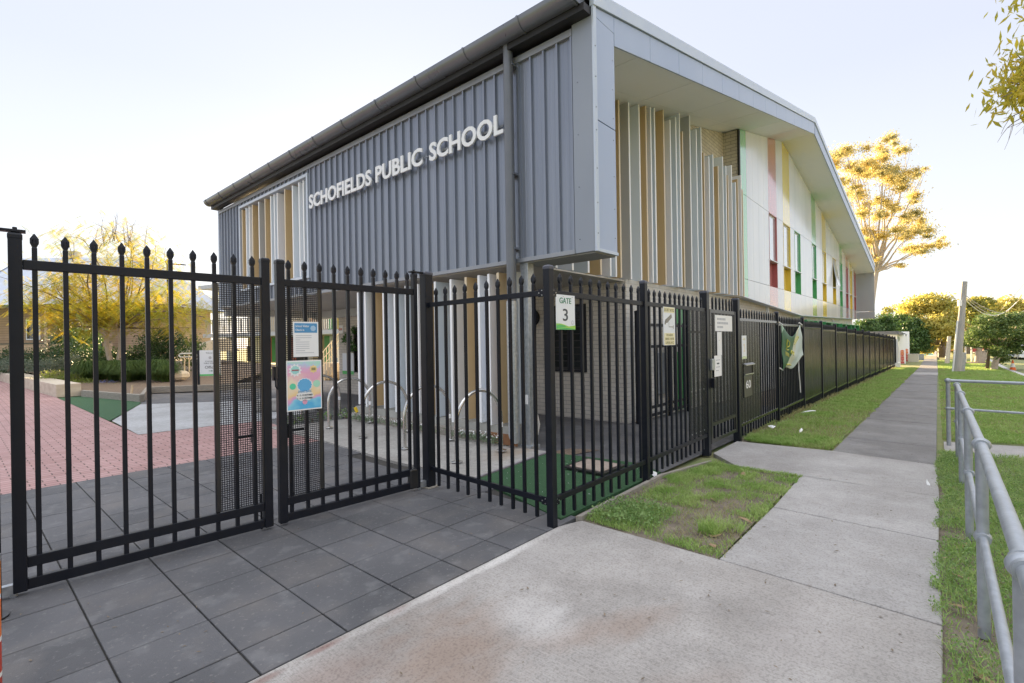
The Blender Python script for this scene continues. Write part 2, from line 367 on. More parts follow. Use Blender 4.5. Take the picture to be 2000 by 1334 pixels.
def tone(m, amt, spots=True):
    nt = m.node_tree; N = nt.nodes; L = nt.links; bs = N['Principled BSDF']; src = bs.inputs['Base Color'].links[0].from_socket
    g = N.new('ShaderNodeNewGeometry'); r = N.new('ShaderNodeMapRange'); r.inputs['To Min'].default_value = 1-amt; r.inputs['To Max'].default_value = 1+amt*.6; L.new(g.outputs['Random Per Island'], r.inputs['Value'])
    hs = N.new('ShaderNodeHueSaturation'); L.new(r.outputs['Result'], hs.inputs['Value']); L.new(src, hs.inputs['Color']); out = hs.outputs[0]
    if spots:
        for sc_, lo, hi, c, f in ((2.3, .50, .72, (.17, .155, .145), .55), (5.5, .56, .66, (.20, .20, .205), .35), (38, .60, .68, (.26, .25, .24), .35)):
            nz = N.new('ShaderNodeTexNoise'); nz.inputs['Scale'].default_value = sc_; nz.inputs['Detail'].default_value = 7; L.new(g.outputs['Position'], nz.inputs['Vector'])
            mr = N.new('ShaderNodeMapRange'); mr.inputs['From Min'].default_value = lo; mr.inputs['From Max'].default_value = hi; mr.inputs['To Max'].default_value = f; L.new(nz.outputs['Fac'], mr.inputs['Value'])
            mx = N.new('ShaderNodeMix'); mx.data_type = 'RGBA'; L.new(mr.outputs['Result'], mx.inputs[0]); L.new(out, mx.inputs[6]); mx.inputs[7].default_value = (*c, 1); out = mx.outputs[2]
    L.new(out, bs.inputs['Base Color'])
tone(M_paver, .16)
M_pink = brickmat('pink_brick_paving', (.42, .245, .235), (.48, .30, .29), (.13, .085, .075), .235, .118, .007, 'xy', .8)
M_turf = mat('artificial_turf', (.022, .075, .028), (.036, .11, .042), 30, .85, 0, .6, 500)
M_soil = mat('bare_soil', (.13, .105, .08), (.24, .20, .155), 9, .95, 0, .9, 90, contrast=1.2)
M_mulch = mat('bark_mulch', (.12, .085, .06), (.22, .165, .12), 40, .95, 0, .9, 90, contrast=1.5)
M_asphalt = mat('asphalt', (.24, .24, .245), (.30, .30, .305), 2, .85, 0, .3, 200)
M_kerb = mat('kerb_concrete', (.42, .41, .40), (.5, .49, .48), 5, .85, 0, .2, 90)
M_linew = mat('road_line_white', (.75, .75, .73), None, 1, .7)
M_grassbase = mat('verge_ground', (.15, .20, .07), (.26, .25, .12), 1.6, .95, 0, .6, 120, contrast=1.3)
M_blade = mat('grass_blade', (.25, .41, .085), (.39, .51, .16), 3.5, .6, transl=.35, contrast=1.4)
M_bladedry = mat('dry_grass_blade', (.38, .33, .17), (.30, .31, .12), 4, .7, transl=.3)
M_clover = mat('clover_leaf', (.15, .27, .07), (.26, .38, .13), 9, .55, transl=.35, contrast=1.6)
M_drylf = mat('dry_leaf', (.30, .19, .11), (.40, .28, .17), 14, .7, transl=.15)
# ------------------------------------------------------------------ SETTING: ground, paths, paving, road
sheet('ground', [(-260, -260), (420, -260), (420, 420), (-260, 420)], -.05, M_grassbase)
# crossing apron in front of the gates
slabs('driveway_crossing', [[(-3.2, .02), (3.465, .012), (3.545, 1.19), (3.58, 2.36), (3.33, 2.43), (-3.2, 2.425)]], 0, M_apron, gap=.003)
slabs('footpath', [[(3.475, .01), (4.97, .03), (5.03, 1.2), (3.55, 1.2)], [(4.98, .03), (6.44, .03), (6.50, 1.245), (5.04, 1.2)]], 0, M_path)
slabs('gate_crossing', [[(6.45, .03), (8.13, .06), (8.30, 1.2), (8.20, 2.46), (7.06, 2.44), (6.42, 1.9)], ], 0, M_path, gap=.004)
cells = []; x = 8.15
while x < 33:
    x2 = x+1.42
    cells.append([(x, .06+(x-8)*.004), (x2, .06+(x2-8)*.004), (x2+.14, 1.2), (x+.14, 1.2)]); x = x2
slabs('footpath_far', cells, -.004, M_pathdark, tilt=.004, gap=.012)
slabs('footpath_light_bay', [[(x+.02, .15), (x+1.6, .15), (x+1.7, 1.2), (x+.14, 1.2)], [(x+1.62, .15), (x+3.2, .15), (x+3.3, 1.2), (x+1.72, 1.2)]], -.004, M_path)
sheet('footpath_end', [(x+3.25, .15), (58, .3), (58, 1.2), (x+3.35, 1.2)], .0, M_pathdark, .05)
sheet('footpath_sun_painted_end', [(58.02, .3), (92, .5), (92, 1.3), (58.02, 1.2)], .0, M_path, .05)  # paler concrete puts the sunlight of this stretch into its colour
sheet('side_path', [(9.2, -.02), (10.28, -.01), (11.2, -3.2), (10.0, -3.2)], -.012, M_path, .05)
sheet('kerb_ramp_path', [(40.6, .12), (42.2, .14), (35.2, -3.0), (33.6, -3.0)], -.006, M_path, .05)
for nm, xa, yb in (('driveway_strip', 33.2, 2.3), ('driveway_strip_far', 41.6, 2.4)): sheet(nm, [(xa, 1.24), (xa+1.0, 1.24), (xa+1.6, yb), (xa+.4, yb)], -.008, M_path, .05)
sheet('road', [(-120, -3.35), (300, -3.35), (300, -12.5), (-120, -12.5)], -.16+.03, M_asphalt)
sheet('kerb', [(-120, -3.05), (300, -3.05), (300, -3.33), (-120, -3.33)], -.008, M_kerb, .16)
sheet('road_line', [(52.0, -3.6), (52.5, -3.6), (52.9, -8.5), (52.4, -8.5)], -.126, M_linew)
sheet('far_kerb', [(-120, -12.52), (300, -12.52), (300, -12.8), (-120, -12.8)], -.008, M_kerb, .16)
# forecourt of square charcoal pavers
PV = [(-3.2, 2.435), (3.33, 2.435), (3.46, 2.47), (3.93, 4.02), (3.80, 5.32), (3.93, 7.5), (-3.2, 7.62)]
cells = []
for i in range(-9, 9):
    for j in range(-2, 10):
        xa, ya = .505+.447*i, 3.15+.447*j
        q = [(xa, ya), (xa+.447, ya), (xa+.447, ya+.447), (xa, ya+.447)]
        yb = 2.435
        q = [(px, max(py, yb)) for px, py in q]
        c = np.array([[xa+.22, ya+.22]])
        if q[2][1]-q[0][1] < .05: continue
        if inpoly(c, PV)[0] or (xa < 3.4 and abs(ya+.2-2.6) < .3 and xa > -3.2): cells.append(q)
slabs('paver_forecourt', cells, 0, M_paver, .05, .009, .003, .0012)
sheet('paver_bed', [(-3.2, 2.43), (3.30, 2.43), (3.46, 2.50), (3.95, 4.02), (3.81, 5.32), (3.94, 7.6), (-3.2, 7.7)], -.014, mat('paver_joint_sand', (.035, .033, .03), (.06, .055, .05), 20, .95))
sheet('pink_paving', [(-6, 7.64), (3.95, 7.58), (4.32, 10.67), (2.2, 10.77), (2.25, 21), (2.4, 46), (-6, 46)], .0, M_pink)
sheet('white_path', [(2.20, 10.78), (4.32, 10.68), (6.2, 11.5), (6.6, 14.4), (4.96, 15.6), (3.42, 16.5), (2.26, 13.3)], .004, M_walk)
sheet('inner_turf', [(2.22, 13.3), (3.40, 16.5), (3.58, 17.2), (2.8, 21.0), (2.24, 21.0)], .006, M_turf)
sheet('inner_paving', [(3.44, 16.5), (4.97, 15.62), (6.62, 14.42), (6.2, 11.5), (4.34, 10.66), (3.96, 9.3), (8.8, 9.3), (14, 14), (22, 24), (10, 30), (4.4, 20.3), (3.58, 17.2)], -.004, M_paver)
sheet('undercroft_paving', [(5.58, 2.53), (13.6, 2.53), (13.6, 4.66), (8.82, 4.66), (8.82, 17), (5.62, 17), (5.62, 4.25)], -.002, M_paver)
sheet('bike_bay', [(3.94, 4.02), (5.58, 4.24), (5.60, 9.4), (3.95, 9.6), (3.94, 7.5), (3.81, 5.32)], .02, M_bikeconc, .06)
sheet('bay_edging', [(3.90, 3.985), (5.60, 4.20), (5.60, 4.237), (3.93, 4.018)], .026, mat('purple_grey_edging', (.20, .18, .20), (.28, .26, .28), 5, .7), .06)
sheet('corner_turf', [(3.47, 2.50), (5.55, 2.53), (5.78, 3.02), (5.58, 4.19), (3.92, 3.98)], .012, M_turf, .03)
sheet('mulch_patch', [(5.58, 3.9), (6.2, 3.75), (6.0, 4.15), (5.6, 4.22)], .008, M_mulch)
tp = sheet('timber_edging', [(3.55, 2.40), (5.35, 2.46), (6.42, 2.27), (6.42, 2.23), (5.35, 2.42), (3.58, 2.36)], .035, M_timber, .06, kind=None)
tag(tp, 'weathered timber edging board between corner turf and grass strip', 'edging')
sheet('street_soil', [(3.6, 2.36), (3.56, 1.21), (6.45, 1.25), (6.42, 2.27), (5.35, 2.42)], -.010, M_soil)
sheet('verge_soil', [(8.3, 2.46), (8.32, 1.25), (44, 1.25), (44, 2.62), (12, 2.62)], -.030, M_grassbase)
sheet('kerbside_soil', [(.8, .02), (8.7, .05), (9.3, -.1), (9.3, -3.0), (.8, -3.0)], -.03, M_soil)
sheet('fence_foot_soil', [(8.3, 2.34), (43.6, 2.36), (43.6, 2.52), (8.3, 2.52)], -.018, M_soil)
sheet('school_lawn_edge', [(8.85, 2.53), (44, 2.53), (44, 4.62), (13.6, 4.62), (13.6, 2.53)], -.028, M_soil)
# ------------------------------------------------------------------ grass, built as blades
P1 = [(3.60, 2.37), (3.55, 1.17), (6.46, 1.22), (6.46, 2.26), (5.35, 2.42)]
def edge1(x, y): return np.clip((np.minimum(np.minimum(x-3.56, 6.44-x), np.minimum(y-1.19-.0*x, 2.42-y))+.055*fnoise(x, y, .09, 31)-.012)/.05, 0, 1)
bare = lambda x, y: np.clip(np.exp(-(((x-4.30)/.75)**2+((y-1.50-.1*(x-4.3))/.26)**2))*(.6+.9*fnoise(x, y, .16, 17)), 0, 1.2)
def kp1(x, y): return edge1(x, y)*np.clip(1.5*fnoise(x, y, .17, 3)*(.5+fnoise(x, y, .6, 33))-.02-1.25*bare(x, y)-.55*np.exp(-((x-6.05)/.28)**2-((y-1.75)/.22)**2)-.5*np.exp(-((y-2.36)/.06)**2), .03, 1)
o = blades('grass_strip', P1, 52000, .036, .005, M_blade, kp1); o['kind'] = 'stuff'
o = blades('dry_grass_strip', P1, 9000, .035, .005, M_bladedry, lambda x, y: np.clip(.15+.8*bare(x, y)+.5*fnoise(x, y, .3, 9)-.3, 0, 1)); o['kind'] = 'stuff'
V3 = [(8.24, 2.42), (8.26, 1.14), (44, 1.14), (44, 2.56), (10, 2.56)]
def edge3(x, y): return np.clip((np.minimum(y-1.20, (x-8.30)*.8)+.10*fnoise(x, y*.2, .16, 41)*(.4+fnoise(x, y*0, .7, 43))-.035)/.05, 0, 1)
dry3 = lambda x, y: np.clip(2.1*fnoise(x, y, .7, 5)-.75+.5*np.exp(-((y-1.3)/.12)**2)*fnoise(x, y, .5, 6), 0, 1)*np.clip((x-7)/2, 0, 1)
o = blades('verge_grass', V3, 110000, .055, .007, M_blade, lambda x, y: edge3(x, y)*(1-.85*np.exp(-((y-2.47)/.09)**2))*np.clip(1.1-dry3(x, y)*.9, .1, 1)*np.clip(.35+1.3*fnoise(x, y, .35, 45), .3, 1), xbias=2.0); o['kind'] = 'stuff'
o = blades('verge_dry_grass', V3, 26000, .045, .006, M_bladedry, lambda x, y: edge3(x, y)*np.clip(dry3(x, y)*1.3+.1, 0, 1), xbias=2.0); o['kind'] = 'stuff'
o = blades('fence_foot_grass', [(9, 2.38), (44, 2.40), (44, 2.62), (9, 2.62)], 5000, .13, .008, M_bladedry, lambda x, y: np.clip(1.6*fnoise(x, y, .6, 8)-.3, 0, 1), xbias=1.6); o['kind'] = 'stuff'
V4 = [(10.34, .0), (58, .25), (58, -3.02), (11.25, -3.02)]
dry4 = lambda x, y: np.clip(1.6*fnoise(x, y, 1.1, 15)-.6+.5*np.exp(-((y+.05)/.18)**2), 0, 1)
o = blades('kerbside_grass', V4, 120000, .05, .008, M_blade, lambda x, y: np.clip(1.1-dry4(x, y)*.8, .1, 1), xbias=2.0); o['kind'] = 'stuff'
o = blades('kerbside_dry_grass', V4, 42000, .045, .007, M_bladedry, lambda x, y: np.clip(dry4(x, y)*1.1+.12, 0, 1), xbias=2.0); o['kind'] = 'stuff'
P2 = [(1.2, .06), (9.2, .09), (9.9, -2.6), (1.2, -2.6)]
def edge2(x, y): return np.clip((.03-y+.11*fnoise(x, y*.3, .13, 51)*(.3+fnoise(x, y*0, .5, 53))-.03)/.04, 0, 1)
bald = lambda x, y: np.exp(-(((x-5.2)/.22)**2+((y+.08)/.16)**2))+np.exp(-(((x-3.55)/.3)**2+((y+.07)/.14)**2))
def kp2(x, y): return edge2(x, y)*np.clip(1.25-.6*np.clip((x-7.6), 0, 1)*(y < -.5)-1.1*bald(x, y)-.35*(fnoise(x, y, .25, 21) > .62), .03, 1)
o = blades('kerbside_near_grass', P2, 105000, .055, .0045, M_blade, kp2); o['kind'] = 'stuff'
o = blades('kerbside_near_dry_grass', P2, 16000, .045, .004, M_bladedry, lambda x, y: edge2(x, y)*np.clip(1.5*fnoise(x, y, .3, 61)-.3, 0, 1)); o['kind'] = 'stuff'
n = 52000; P = np.stack([1.2+7.9*rng.random(n), .07-1.75*rng.random(n)**1.3], 1); P = P[rng.random(n) < kp2(P[:, 0], P[:, 1])]
Cn = np.stack([P[:, 0], P[:, 1], gzv(P[:, 0])+.01+.05*rng.random(len(P))*(.4+fnoise(P[:, 0], P[:, 1], .2, 4))], 1)
V, F = leafquads(Cn, .015, .7, up=.5); o = npmesh('clover', V, F, M_clover); o['kind'] = 'stuff'
n = 5200; P = np.stack([3.62+1.2*rng.random(n), 1.75+.62*rng.random(n)], 1); P = P[rng.random(n) < np.clip(1.5*np.exp(-(((P[:, 0]-3.95)/.28)**2+((P[:, 1]-2.1)/.22)**2)), 0, 1)]
V, F = leafquads(np.stack([P[:, 0], P[:, 1], gzv(P[:, 0])+.01+.08*rng.random(len(P))], 1), .022, .8, up=.7); o = npmesh('clover_patch', V, F, M_clover); o['kind'] = 'stuff'
def debris(name, poly, n, size, m, zoff):
    xs = [p[0] for p in poly]; ys = [p[1] for p in poly]; P = np.stack([min(xs)+rng.random(n)*(max(xs)-min(xs)), min(ys)+rng.random(n)*(max(ys)-min(ys))], 1); P = P[inpoly(P, poly)]
    V, F = leafquads(np.stack([P[:, 0], P[:, 1], gzv(P[:, 0])+zoff], 1), size, .3, up=.9); V = V.reshape(-1, 4, 3); V[:, :, 2] = (V[:, :, 2]-V[:, :1, 2])*.25+V[:, :1, 2]*0+gzv(V[:, :1, 0])+zoff
    o = npmesh(name, V.reshape(-1, 3), F, m); o['kind'] = 'stuff'
M_drylf_ = mat('dry_leaf_bit', (.30, .19, .11), (.40, .28, .17), 14, .7)
M_twig = mat('dry_twig', (.10, .075, .05), (.26, .2, .14), 20, .8)
debris('leaf_litter', [(-1, .05), (3.5, .05), (3.5, 2.42), (-1, 2.42)], 150, .028, M_twig, .006)
debris('leaf_litter', [(-.5, 2.45), (3.35, 2.45), (3.8, 4.0), (3.8, 5.2), (-.5, 5.2)], 130, .026, M_twig, .006)
debris('leaf_litter', [(3.6, .05), (14, .08), (14, 1.2), (3.6, 1.18)], 170, .03, M_twig, .006)
debris('leaf_litter', [(3.55, 1.2), (6.45, 1.24), (6.42, 2.25), (3.6, 2.36)], 420, .03, M_twig, .012)
debris('leaf_litter', [(3.5, 2.55), (5.5, 2.55), (5.5, 4.1), (3.9, 3.9)], 60, .022, M_paper, .02)
debris('leaf_litter', [(1.5, -1.4), (9, -1.4), (9, 0), (1.5, 0)], 260, .035, M_drylf_, .03)
for cx, cy, n, h in ((4.02, 1.42, 260, .13), (4.2, 1.30, 120, .09), (5.9, 2.1, 140, .08), (3.75, 2.28, 90, .08), (6.3, 2.15, 160, .09), (4.9, 2.2, 120, .07), (8.6, 2.3, 200, .1)):
    o = blades('grass_tuft', [(cx-.09, cy-.08), (cx+.09, cy-.08), (cx+.09, cy+.08), (cx-.09, cy+.08)], n, h, .005, M_blade); o['kind'] = 'stuff'
# fallen leaves and scraps
def leaf_scrap(name, label, cat, x, y, l, w, rot, m, h=.012, group=None, z=None):
    mb = MB(); n = 7; top = []
    for i in range(n):
        t = i/(n-1); ww = w*math.sin(math.pi*(.06+.88*t))/2; zz = h*math.sin(t*3+x*7)
        top.append(((t-.5)*l, ww, zz))
    c, s_ = math.cos(rot), math.sin(rot); zb = (gz(x) if z is None else z)+.014
    def W(p): return (x+p[0]*c-p[1]*s_, y+p[0]*s_+p[1]*c, zb+p[2])
    A = [W(p) for p in top]; B = [W((p[0], 0, p[2]+h*.5)) for p in top]; D = [W((p[0], -p[1], p[2])) for p in top]
    k = n; fs = []
    for i in range(n-1): fs += [(i, i+1, k+i+1, k+i), (k+i, k+i+1, 2*k+i+1, 2*k+i)]
    mb.add(A+B+D, fs); o = mb.build(name, m); tag(o, label, cat, group); return o
M_lf2 = mat('yellow_green_leaf', (.28, .27, .08), (.36, .30, .12), 10, .5, transl=.2)
LG = 'dead leaves lying in the kerbside grass'
for lab, x, y, l, w, r, m in [
    ('long dry leaf beside the nearest visible handrail post', 3.05, -.12, .16, .045, .5, M_drylf), ('yellow-green leaf on the grass near the path edge by the third rail post', 4.9, -.08, .2, .05, 2.6, M_lf2),
    ('pale brown leaf on the grass behind the second rail post', 4.25, -.1, .15, .04, 1.9, M_drylf), ('small brown leaf by the concrete path edge on clover', 3.75, -.05, .09, .04, .9, M_drylf),
    ('curled brown leaf under the mid rail', 3.7, -.38, .09, .04, 2.2, M_drylf), ('tan leaf in the clover right of the rail', 4.1, -.42, .08, .035, .3, M_drylf)]:
    leaf_scrap('fallen_leaf', lab, 'leaf', x, y, l, w, r, m, group=LG)
LG2 = 'dead leaves lying on the bare patch of the grass strip'
for lab, x, y, l, w, r in [('brown leaf at the path corner of the grass strip', 3.72, 1.30, .11, .05, .6), ('curled leaf beside the bare soil of the grass strip', 3.95, 1.36, .09, .04, 2.0), ('dry leaf near the long edge of the path', 4.45, 1.28, .13, .04, 1.2),
    ('flat brown leaf on grass by the gate crossing', 6.05, 1.75, .12, .06, .2), ('small leaf in the middle of the grass strip', 4.9, 1.7, .08, .035, 1.0), ('leaf below the timber edging', 4.3, 2.2, .07, .035, 2.9)]:
    leaf_scrap('fallen_leaf', lab, 'leaf', x, y, l, w, r, M_drylf, group=LG2)
for lab, x, y, l, w, r in [('crumpled white paper scrap under the fence by the letterbox panel', 9.9, 2.36, .26, .13, .3), ('flat strip of white paper lying in the verge grass', 9.75, 1.86, .32, .05, .1), ('white paper strip curled at the fence foot below the banner', 12.7, 2.3, .4, .08, 2.3),
    ('scrap of white paper beneath the pickets beside the gate 3 panel', 5.35, 2.53, .14, .08, .8), ('white scrap on the gate crossing near the rail', 6.9, .12, .08, .03, .4)]:
    leaf_scrap('paper_scrap', lab, 'litter', x, y, l, w, r, M_paper, .03, 'scraps of paper on the ground')
# ------------------------------------------------------------------ FENCES AND GATES
def picket_mesh(zb, zt, hx=.0125, hy=.0125, bulb=.021):
    """square tube with a crimped spear head, wide across x"""
    def ring(z, a, b): return [(-a, -b, z), (a, -b, z), (a, b, z), (-a, b, z)]
    def ring6(z, a, b): return ring(z, a, b)
    mb = MB().loft([ring(zb, hx, hy), ring(zt-.095, hx, hy), ring(zt-.088, hx*.8, hy*.8), ring(zt-.062, bulb, hy*.95), ring(zt-.034, bulb, hy*.8), ring(zt, .002, .002)])
    # crimp ridges of the spear
    for sx in (-1, 1): mb.add([(sx*bulb*.45, -hy*1.15, zt-.066), (sx*bulb*.2, -hy*1.15, zt-.03), (sx*bulb*.62, -hy*.7, zt-.05)], [(0, 1, 2)])
    me = bpy.data.meshes.new('picket'); me.from_pydata(mb.v, [], mb.f); me.update(); me.materials.append(M_black); return me
def put(me, name, parent, loc, rot=0):
    o = bpy.data.objects.new(name, me); COL.objects.link(o); o.parent = parent
    o.location = Vector(loc)-(parent.location if parent.parent is None else Vector((0, 0, 0))); o.rotation_euler = (0, 0, rot); return o
def fence_post(parent, x, y, w, zb, zt, capm=M_cap, rot=0., dome=.012):
    c, s_ = math.cos(rot), math.sin(rot); X = Vector((c, s_, 0)); Y = Vector((-s_, c, 0))
    mb = MB(); mb.obox((x, y, (zb+zt)/2), X*w/2, Y*w/2, (0, 0, (zt-zb)/2))
    p = mb.build('post', M_black, parent, bevel=.004)
    h = w/2
    rr = []
    for z, k in ((zt-.022, 1.07), (zt+.002, 1.07), (zt+dome, .82), (zt+dome*1.5, .3)):
        rr.append([tuple(Vector((x, y, z))+X*h*k*a+Y*h*k*b) for a, b in ((-1, -1), (1, -1), (1, 1), (-1, 1))])
    MB().loft(rr).build('cap', capm, p, bevel=.004)
    return p
def bracket(parent, p, along, nrm):
    p, a, n = Vector(p), Vector(along), Vector(nrm); u = Vector((0, 0, 1)); mb = MB()
    mb.obox(p, a*.028, n*.004, u*.034); o = mb.build('rail_bracket', M_black, parent, bevel=.002)
    mb = MB()
    for da, dz in ((-.016, .02), (-.016, -.02), (.016, 0)):
        c = p+a*da+u*dz+n*.004; mb.tube([c, c+n*.006], .005, 8)
    mb.build('bolt', M_bolt, o)
def meshgrid(name, parent, p0, along, width, z0, z1, pitch=.0172, bar=.0055, th=.0015, m=M_black):
    """perforated steel sheet with square holes: crossing strips"""
    p0, a = Vector(p0), Vector(along).normalized(); n = Vector((a.y, -a.x, 0)); u = Vector((0, 0, 1)); mb = MB()
    k = int(width/pitch)
    for i in range(k+1): mb.obox(p0+a*(i*width/k)+u*(z0+z1)/2, a*bar/2, n*th/2, u*(z1-z0)/2)
    k2 = int((z1-z0)/pitch)
    for i in range(k2+1): mb.obox(p0+a*width/2+u*(z0+i*(z1-z0)/k2)+n*.0004, a*width/2, n*th/2, u*bar/2)
    return mb.build(name, m, parent)
# corner fence: return from the double gate to the corner, then along the street to the pedestrian gate
cf = thing('picket_fence', 'black spear-topped picket fence turning the corner between the double gates and the footpath gate', 'fence', (3.3, 2.45, 0))
fence_post(cf, 3.39, 4.175, .10, 0, 2.30, dome=.014); fence_post(cf, 3.305, 2.47, .066, -.02, 2.17); fence_post(cf, 5.05, 2.47, .066, -.05, 2.185); fence_post(cf, 6.96, 2.49, .10, -.09, 2.20)
MB().box(3.32, 3.46, 4.10, 4.25, 0, .012).build('base_plate', mat('grout_base', (.3, .27, .22), (.42, .39, .34), 20, .9), cf)
R0, R1 = Vector((3.30, 2.50, 0)), Vector((3.385, 4.13, 0)); rdir = (R1-R0).normalized(); rrot = math.atan2(rdir.y, rdir.x)
for z in (1.955, .205):
    MB().bar(R0+Vector((0, 0, z)), R1+Vector((0, 0, z)), .028, .048).build('rail', M_black, cf, bevel=.003)
    bracket(cf, R0+Vector((-.016, .035, z)), (0, 1, 0), (-1, 0, 0)); bracket(cf, (3.352, 2.448, z), (1, 0, 0), (0, -1, 0))
PK = picket_mesh(.045, 2.13); PKG = picket_mesh(.03, 2.295, .0135, .0135, .0215)
for y in (4.0, 3.845, 3.692, 3.535, 3.375, 3.222, 3.07, 2.918, 2.773, 2.632): put(PK, 'picket', cf, (R0.x+(y-R0.y)*rdir.x/rdir.y, y, 0), rrot)
for xa, xb in ((3.338, 5.017), (5.083, 6.91)):
    for z in (1.955, .215):
        MB().bar((xa, 2.47, z-(.01 if xa > 4 else 0)), (xb, 2.47, z-.012), .028, .048).build('rail', M_black, cf, bevel=.003)
for x in (3.47, 3.635, 3.80, 3.96, 4.12, 4.28, 4.44, 4.60, 4.765, 4.925, 5.18, 5.32, 5.465, 5.61, 5.755, 5.90, 6.035, 6.175, 6.32, 6.47, 6.62, 6.77): put(PK, 'picket', cf, (x, 2.47, -.012 if x > 5 else 0))
meshgrid('perforated_panel', cf, (6.26, 2.452, 0), (1, 0, 0), .64, .25, 1.92)
MB().box(6.26, 6.90, 2.4535, 2.4565, 1.62, 1.65).build('panel_seam', M_dustblack, cf)
mb = MB()
for x in (6.33, 6.47, 6.62, 6.77):
    for z in (.30, .86): mb.tube([(x, 2.45, z), (x, 2.444, z)], .007, 8)
mb.build('bolt', M_bolt, cf)
# double gate, two leaves on the line from (0.24,4.40) to (3.24,4.19)
GA, GB = Vector((.28, 4.40, 0)), Vector((3.24, 4.19, 0)); gd = (GB-GA).normalized(); gn = Vector((gd.y, -gd.x, 0)); grot = math.atan2(gd.y, gd.x)
def gp(x, z, off=0): return Vector((x, 4.40+(x-.28)*gd.y/gd.x, z))+gn*off
def leaf(label, xa, xb, pickets, mesh_x, wa, wb, lockx):
    base = gp(xa, 0); t = thing('gate_leaf', label, 'gate', base, 'leaves of the black double gate')
    for x, w, zt in ((xa, wa, 2.27), (xb, wb, 2.27)):
        st = MB().obox(gp(x, (zt+.025)/2), gd*w/2, gn*.0325, (0, 0, (zt-.025)/2)).build('stile', M_black, t, bevel=.005)
        rr = [[tuple(gp(x, z)+gd*w/2*k*a+gn*.0325*k*b) for a, b in ((-1, -1), (1, -1), (1, 1), (-1, 1))] for z, k in ((zt-.02, 1.06), (zt+.004, 1.06), (zt+.016, .86), (zt+.02, .4))]
        MB().loft(rr).build('cap', M_black, st, bevel=.003)
    a, b = xa+wa/2, xb-wb/2
    for z, h in ((2.09, .062), (.20, .068), (.062, .068)):
        MB().bar(gp(a, z), gp(b, z), .04, h).build('rail', M_black, t, bevel=.004)
    for x in pickets: put(PKG, 'picket', t, gp(x, 0), grot)
    meshgrid('perforated_panel', t, gp(mesh_x[0], 0, .019), gd, mesh_x[1]-mesh_x[0], .245, 2.05)
    for x in (mesh_x[0]-.006, mesh_x[1]+.006) if mesh_x[0] > 1.3 and mesh_x[0] < 1.6 else (mesh_x[1]-.012,):
        MB().obox(gp(x, 1.147, .021), gd*.016, gn*.003, (0, 0, .90)).build('panel_edge_strip', M_dustblack, t, bevel=.001)
    MB().tube([gp(lockx, .30, -.05), gp(lockx, -.005, -.05)], .009, 8).build('drop_bolt', M_black, t)
    return t
g1 = leaf('long left gate leaf of black pickets with a mesh strip beside its lock stile', .281, 1.757, (.369, .516, .661, .811, .955, 1.097, 1.242, 1.384, 1.523, 1.661), (1.395, 1.722), .066, .066, 1.72)
g2 = leaf('right gate leaf of black pickets carrying two paper posters on its mesh strip', 1.878, 3.238, (1.952, 2.092, 2.226, 2.361, 2.497, 2.634, 2.766, 2.90, 3.031, 3.155), (1.915, 2.222), .066, .045, 1.905)
lk = MB().obox(gp(1.60, .80, -.045), gd*.06, gn*.008, (0, 0, .012)); lk.obox(gp(1.66, .80, -.045), gd*.012, gn*.02, (0, 0, .06)); lk.build('latch', M_black, g1, bevel=.003)
lk = MB().obox(gp(2.02, .80, -.045), gd*.06, gn*.008, (0, 0, .012)); lk.obox(gp(1.93, .80, -.045), gd*.014, gn*.022, (0, 0, .06)); lk.build('latch', M_black, g2, bevel=.003)
lk = MB().obox(gp(1.822, 1.31, .0), gd*.012, gn*.02, (0, 0, .06)); lk.tube([gp(1.822, 1.28, .03), gp(1.822, 1.20, .035), gp(1.84, 1.17, .035), gp(1.842, 1.27, .03)], .006, 8); lk.build('padlock', M_black, g2)
for tt, x in ((g1, .281), (g2, 3.238)):
    sx = -1 if x < 1 else 1
    mb = MB().obox(gp(x+sx*.05, 2.30), gd*.10, gn*.03, (0, 0, .008)); mb.tube([gp(x, 2.28), gp(x, 2.325)], .012, 8); mb.build('top_hinge', M_black, tt, bevel=.002)
    mb = MB().obox(gp(x+sx*.06, .05), gd*.05, gn*.02, (0, 0, .03)); mb.tube([gp(x+sx*.03, -.0), gp(x+sx*.03, .03)], .018, 10); mb.build('bottom_hinge', M_galv, tt)
MB().obox(gp(3.19, .13), gd*.055, gn*.034, (0, 0, .105)).build('hinge_shoe', M_dustblack, g2, bevel=.02, seg=3)
lf = thing('gate_post', 'black square hinge post at the far left of the double gate', 'post', (.135, 4.14, 0))
fence_post(lf, .135, 4.14, .10, 0, 2.30); MB().tube([(.135, 4.14, 0), (.135, 4.14, .012)], .085, 16).build('base_plate', M_dustblack, lf)
bo = thing('striped_bollard', 'orange red and white striped bollard at the very left edge', 'bollard', (.083, 3.05, 0))
zz = 0
for i, (h, c) in enumerate([(.16, (.45, .05, .03)), (.02, (.8, .8, .75)), (.13, (.5, .06, .03)), (.02, (.8, .8, .75)), (.16, (.75, .20, .03)), (.02, (.8, .8, .75)), (.14, (.8, .25, .03)), (.03, (.8, .8, .78))]):
    MB().tube([(.083, 3.05, zz), (.083, 3.05, zz+h-.001)], .052, 20).build('stripe_band', mat('bollard_%d' % i, c, None, 1, .5), bo, smooth=True); zz += h
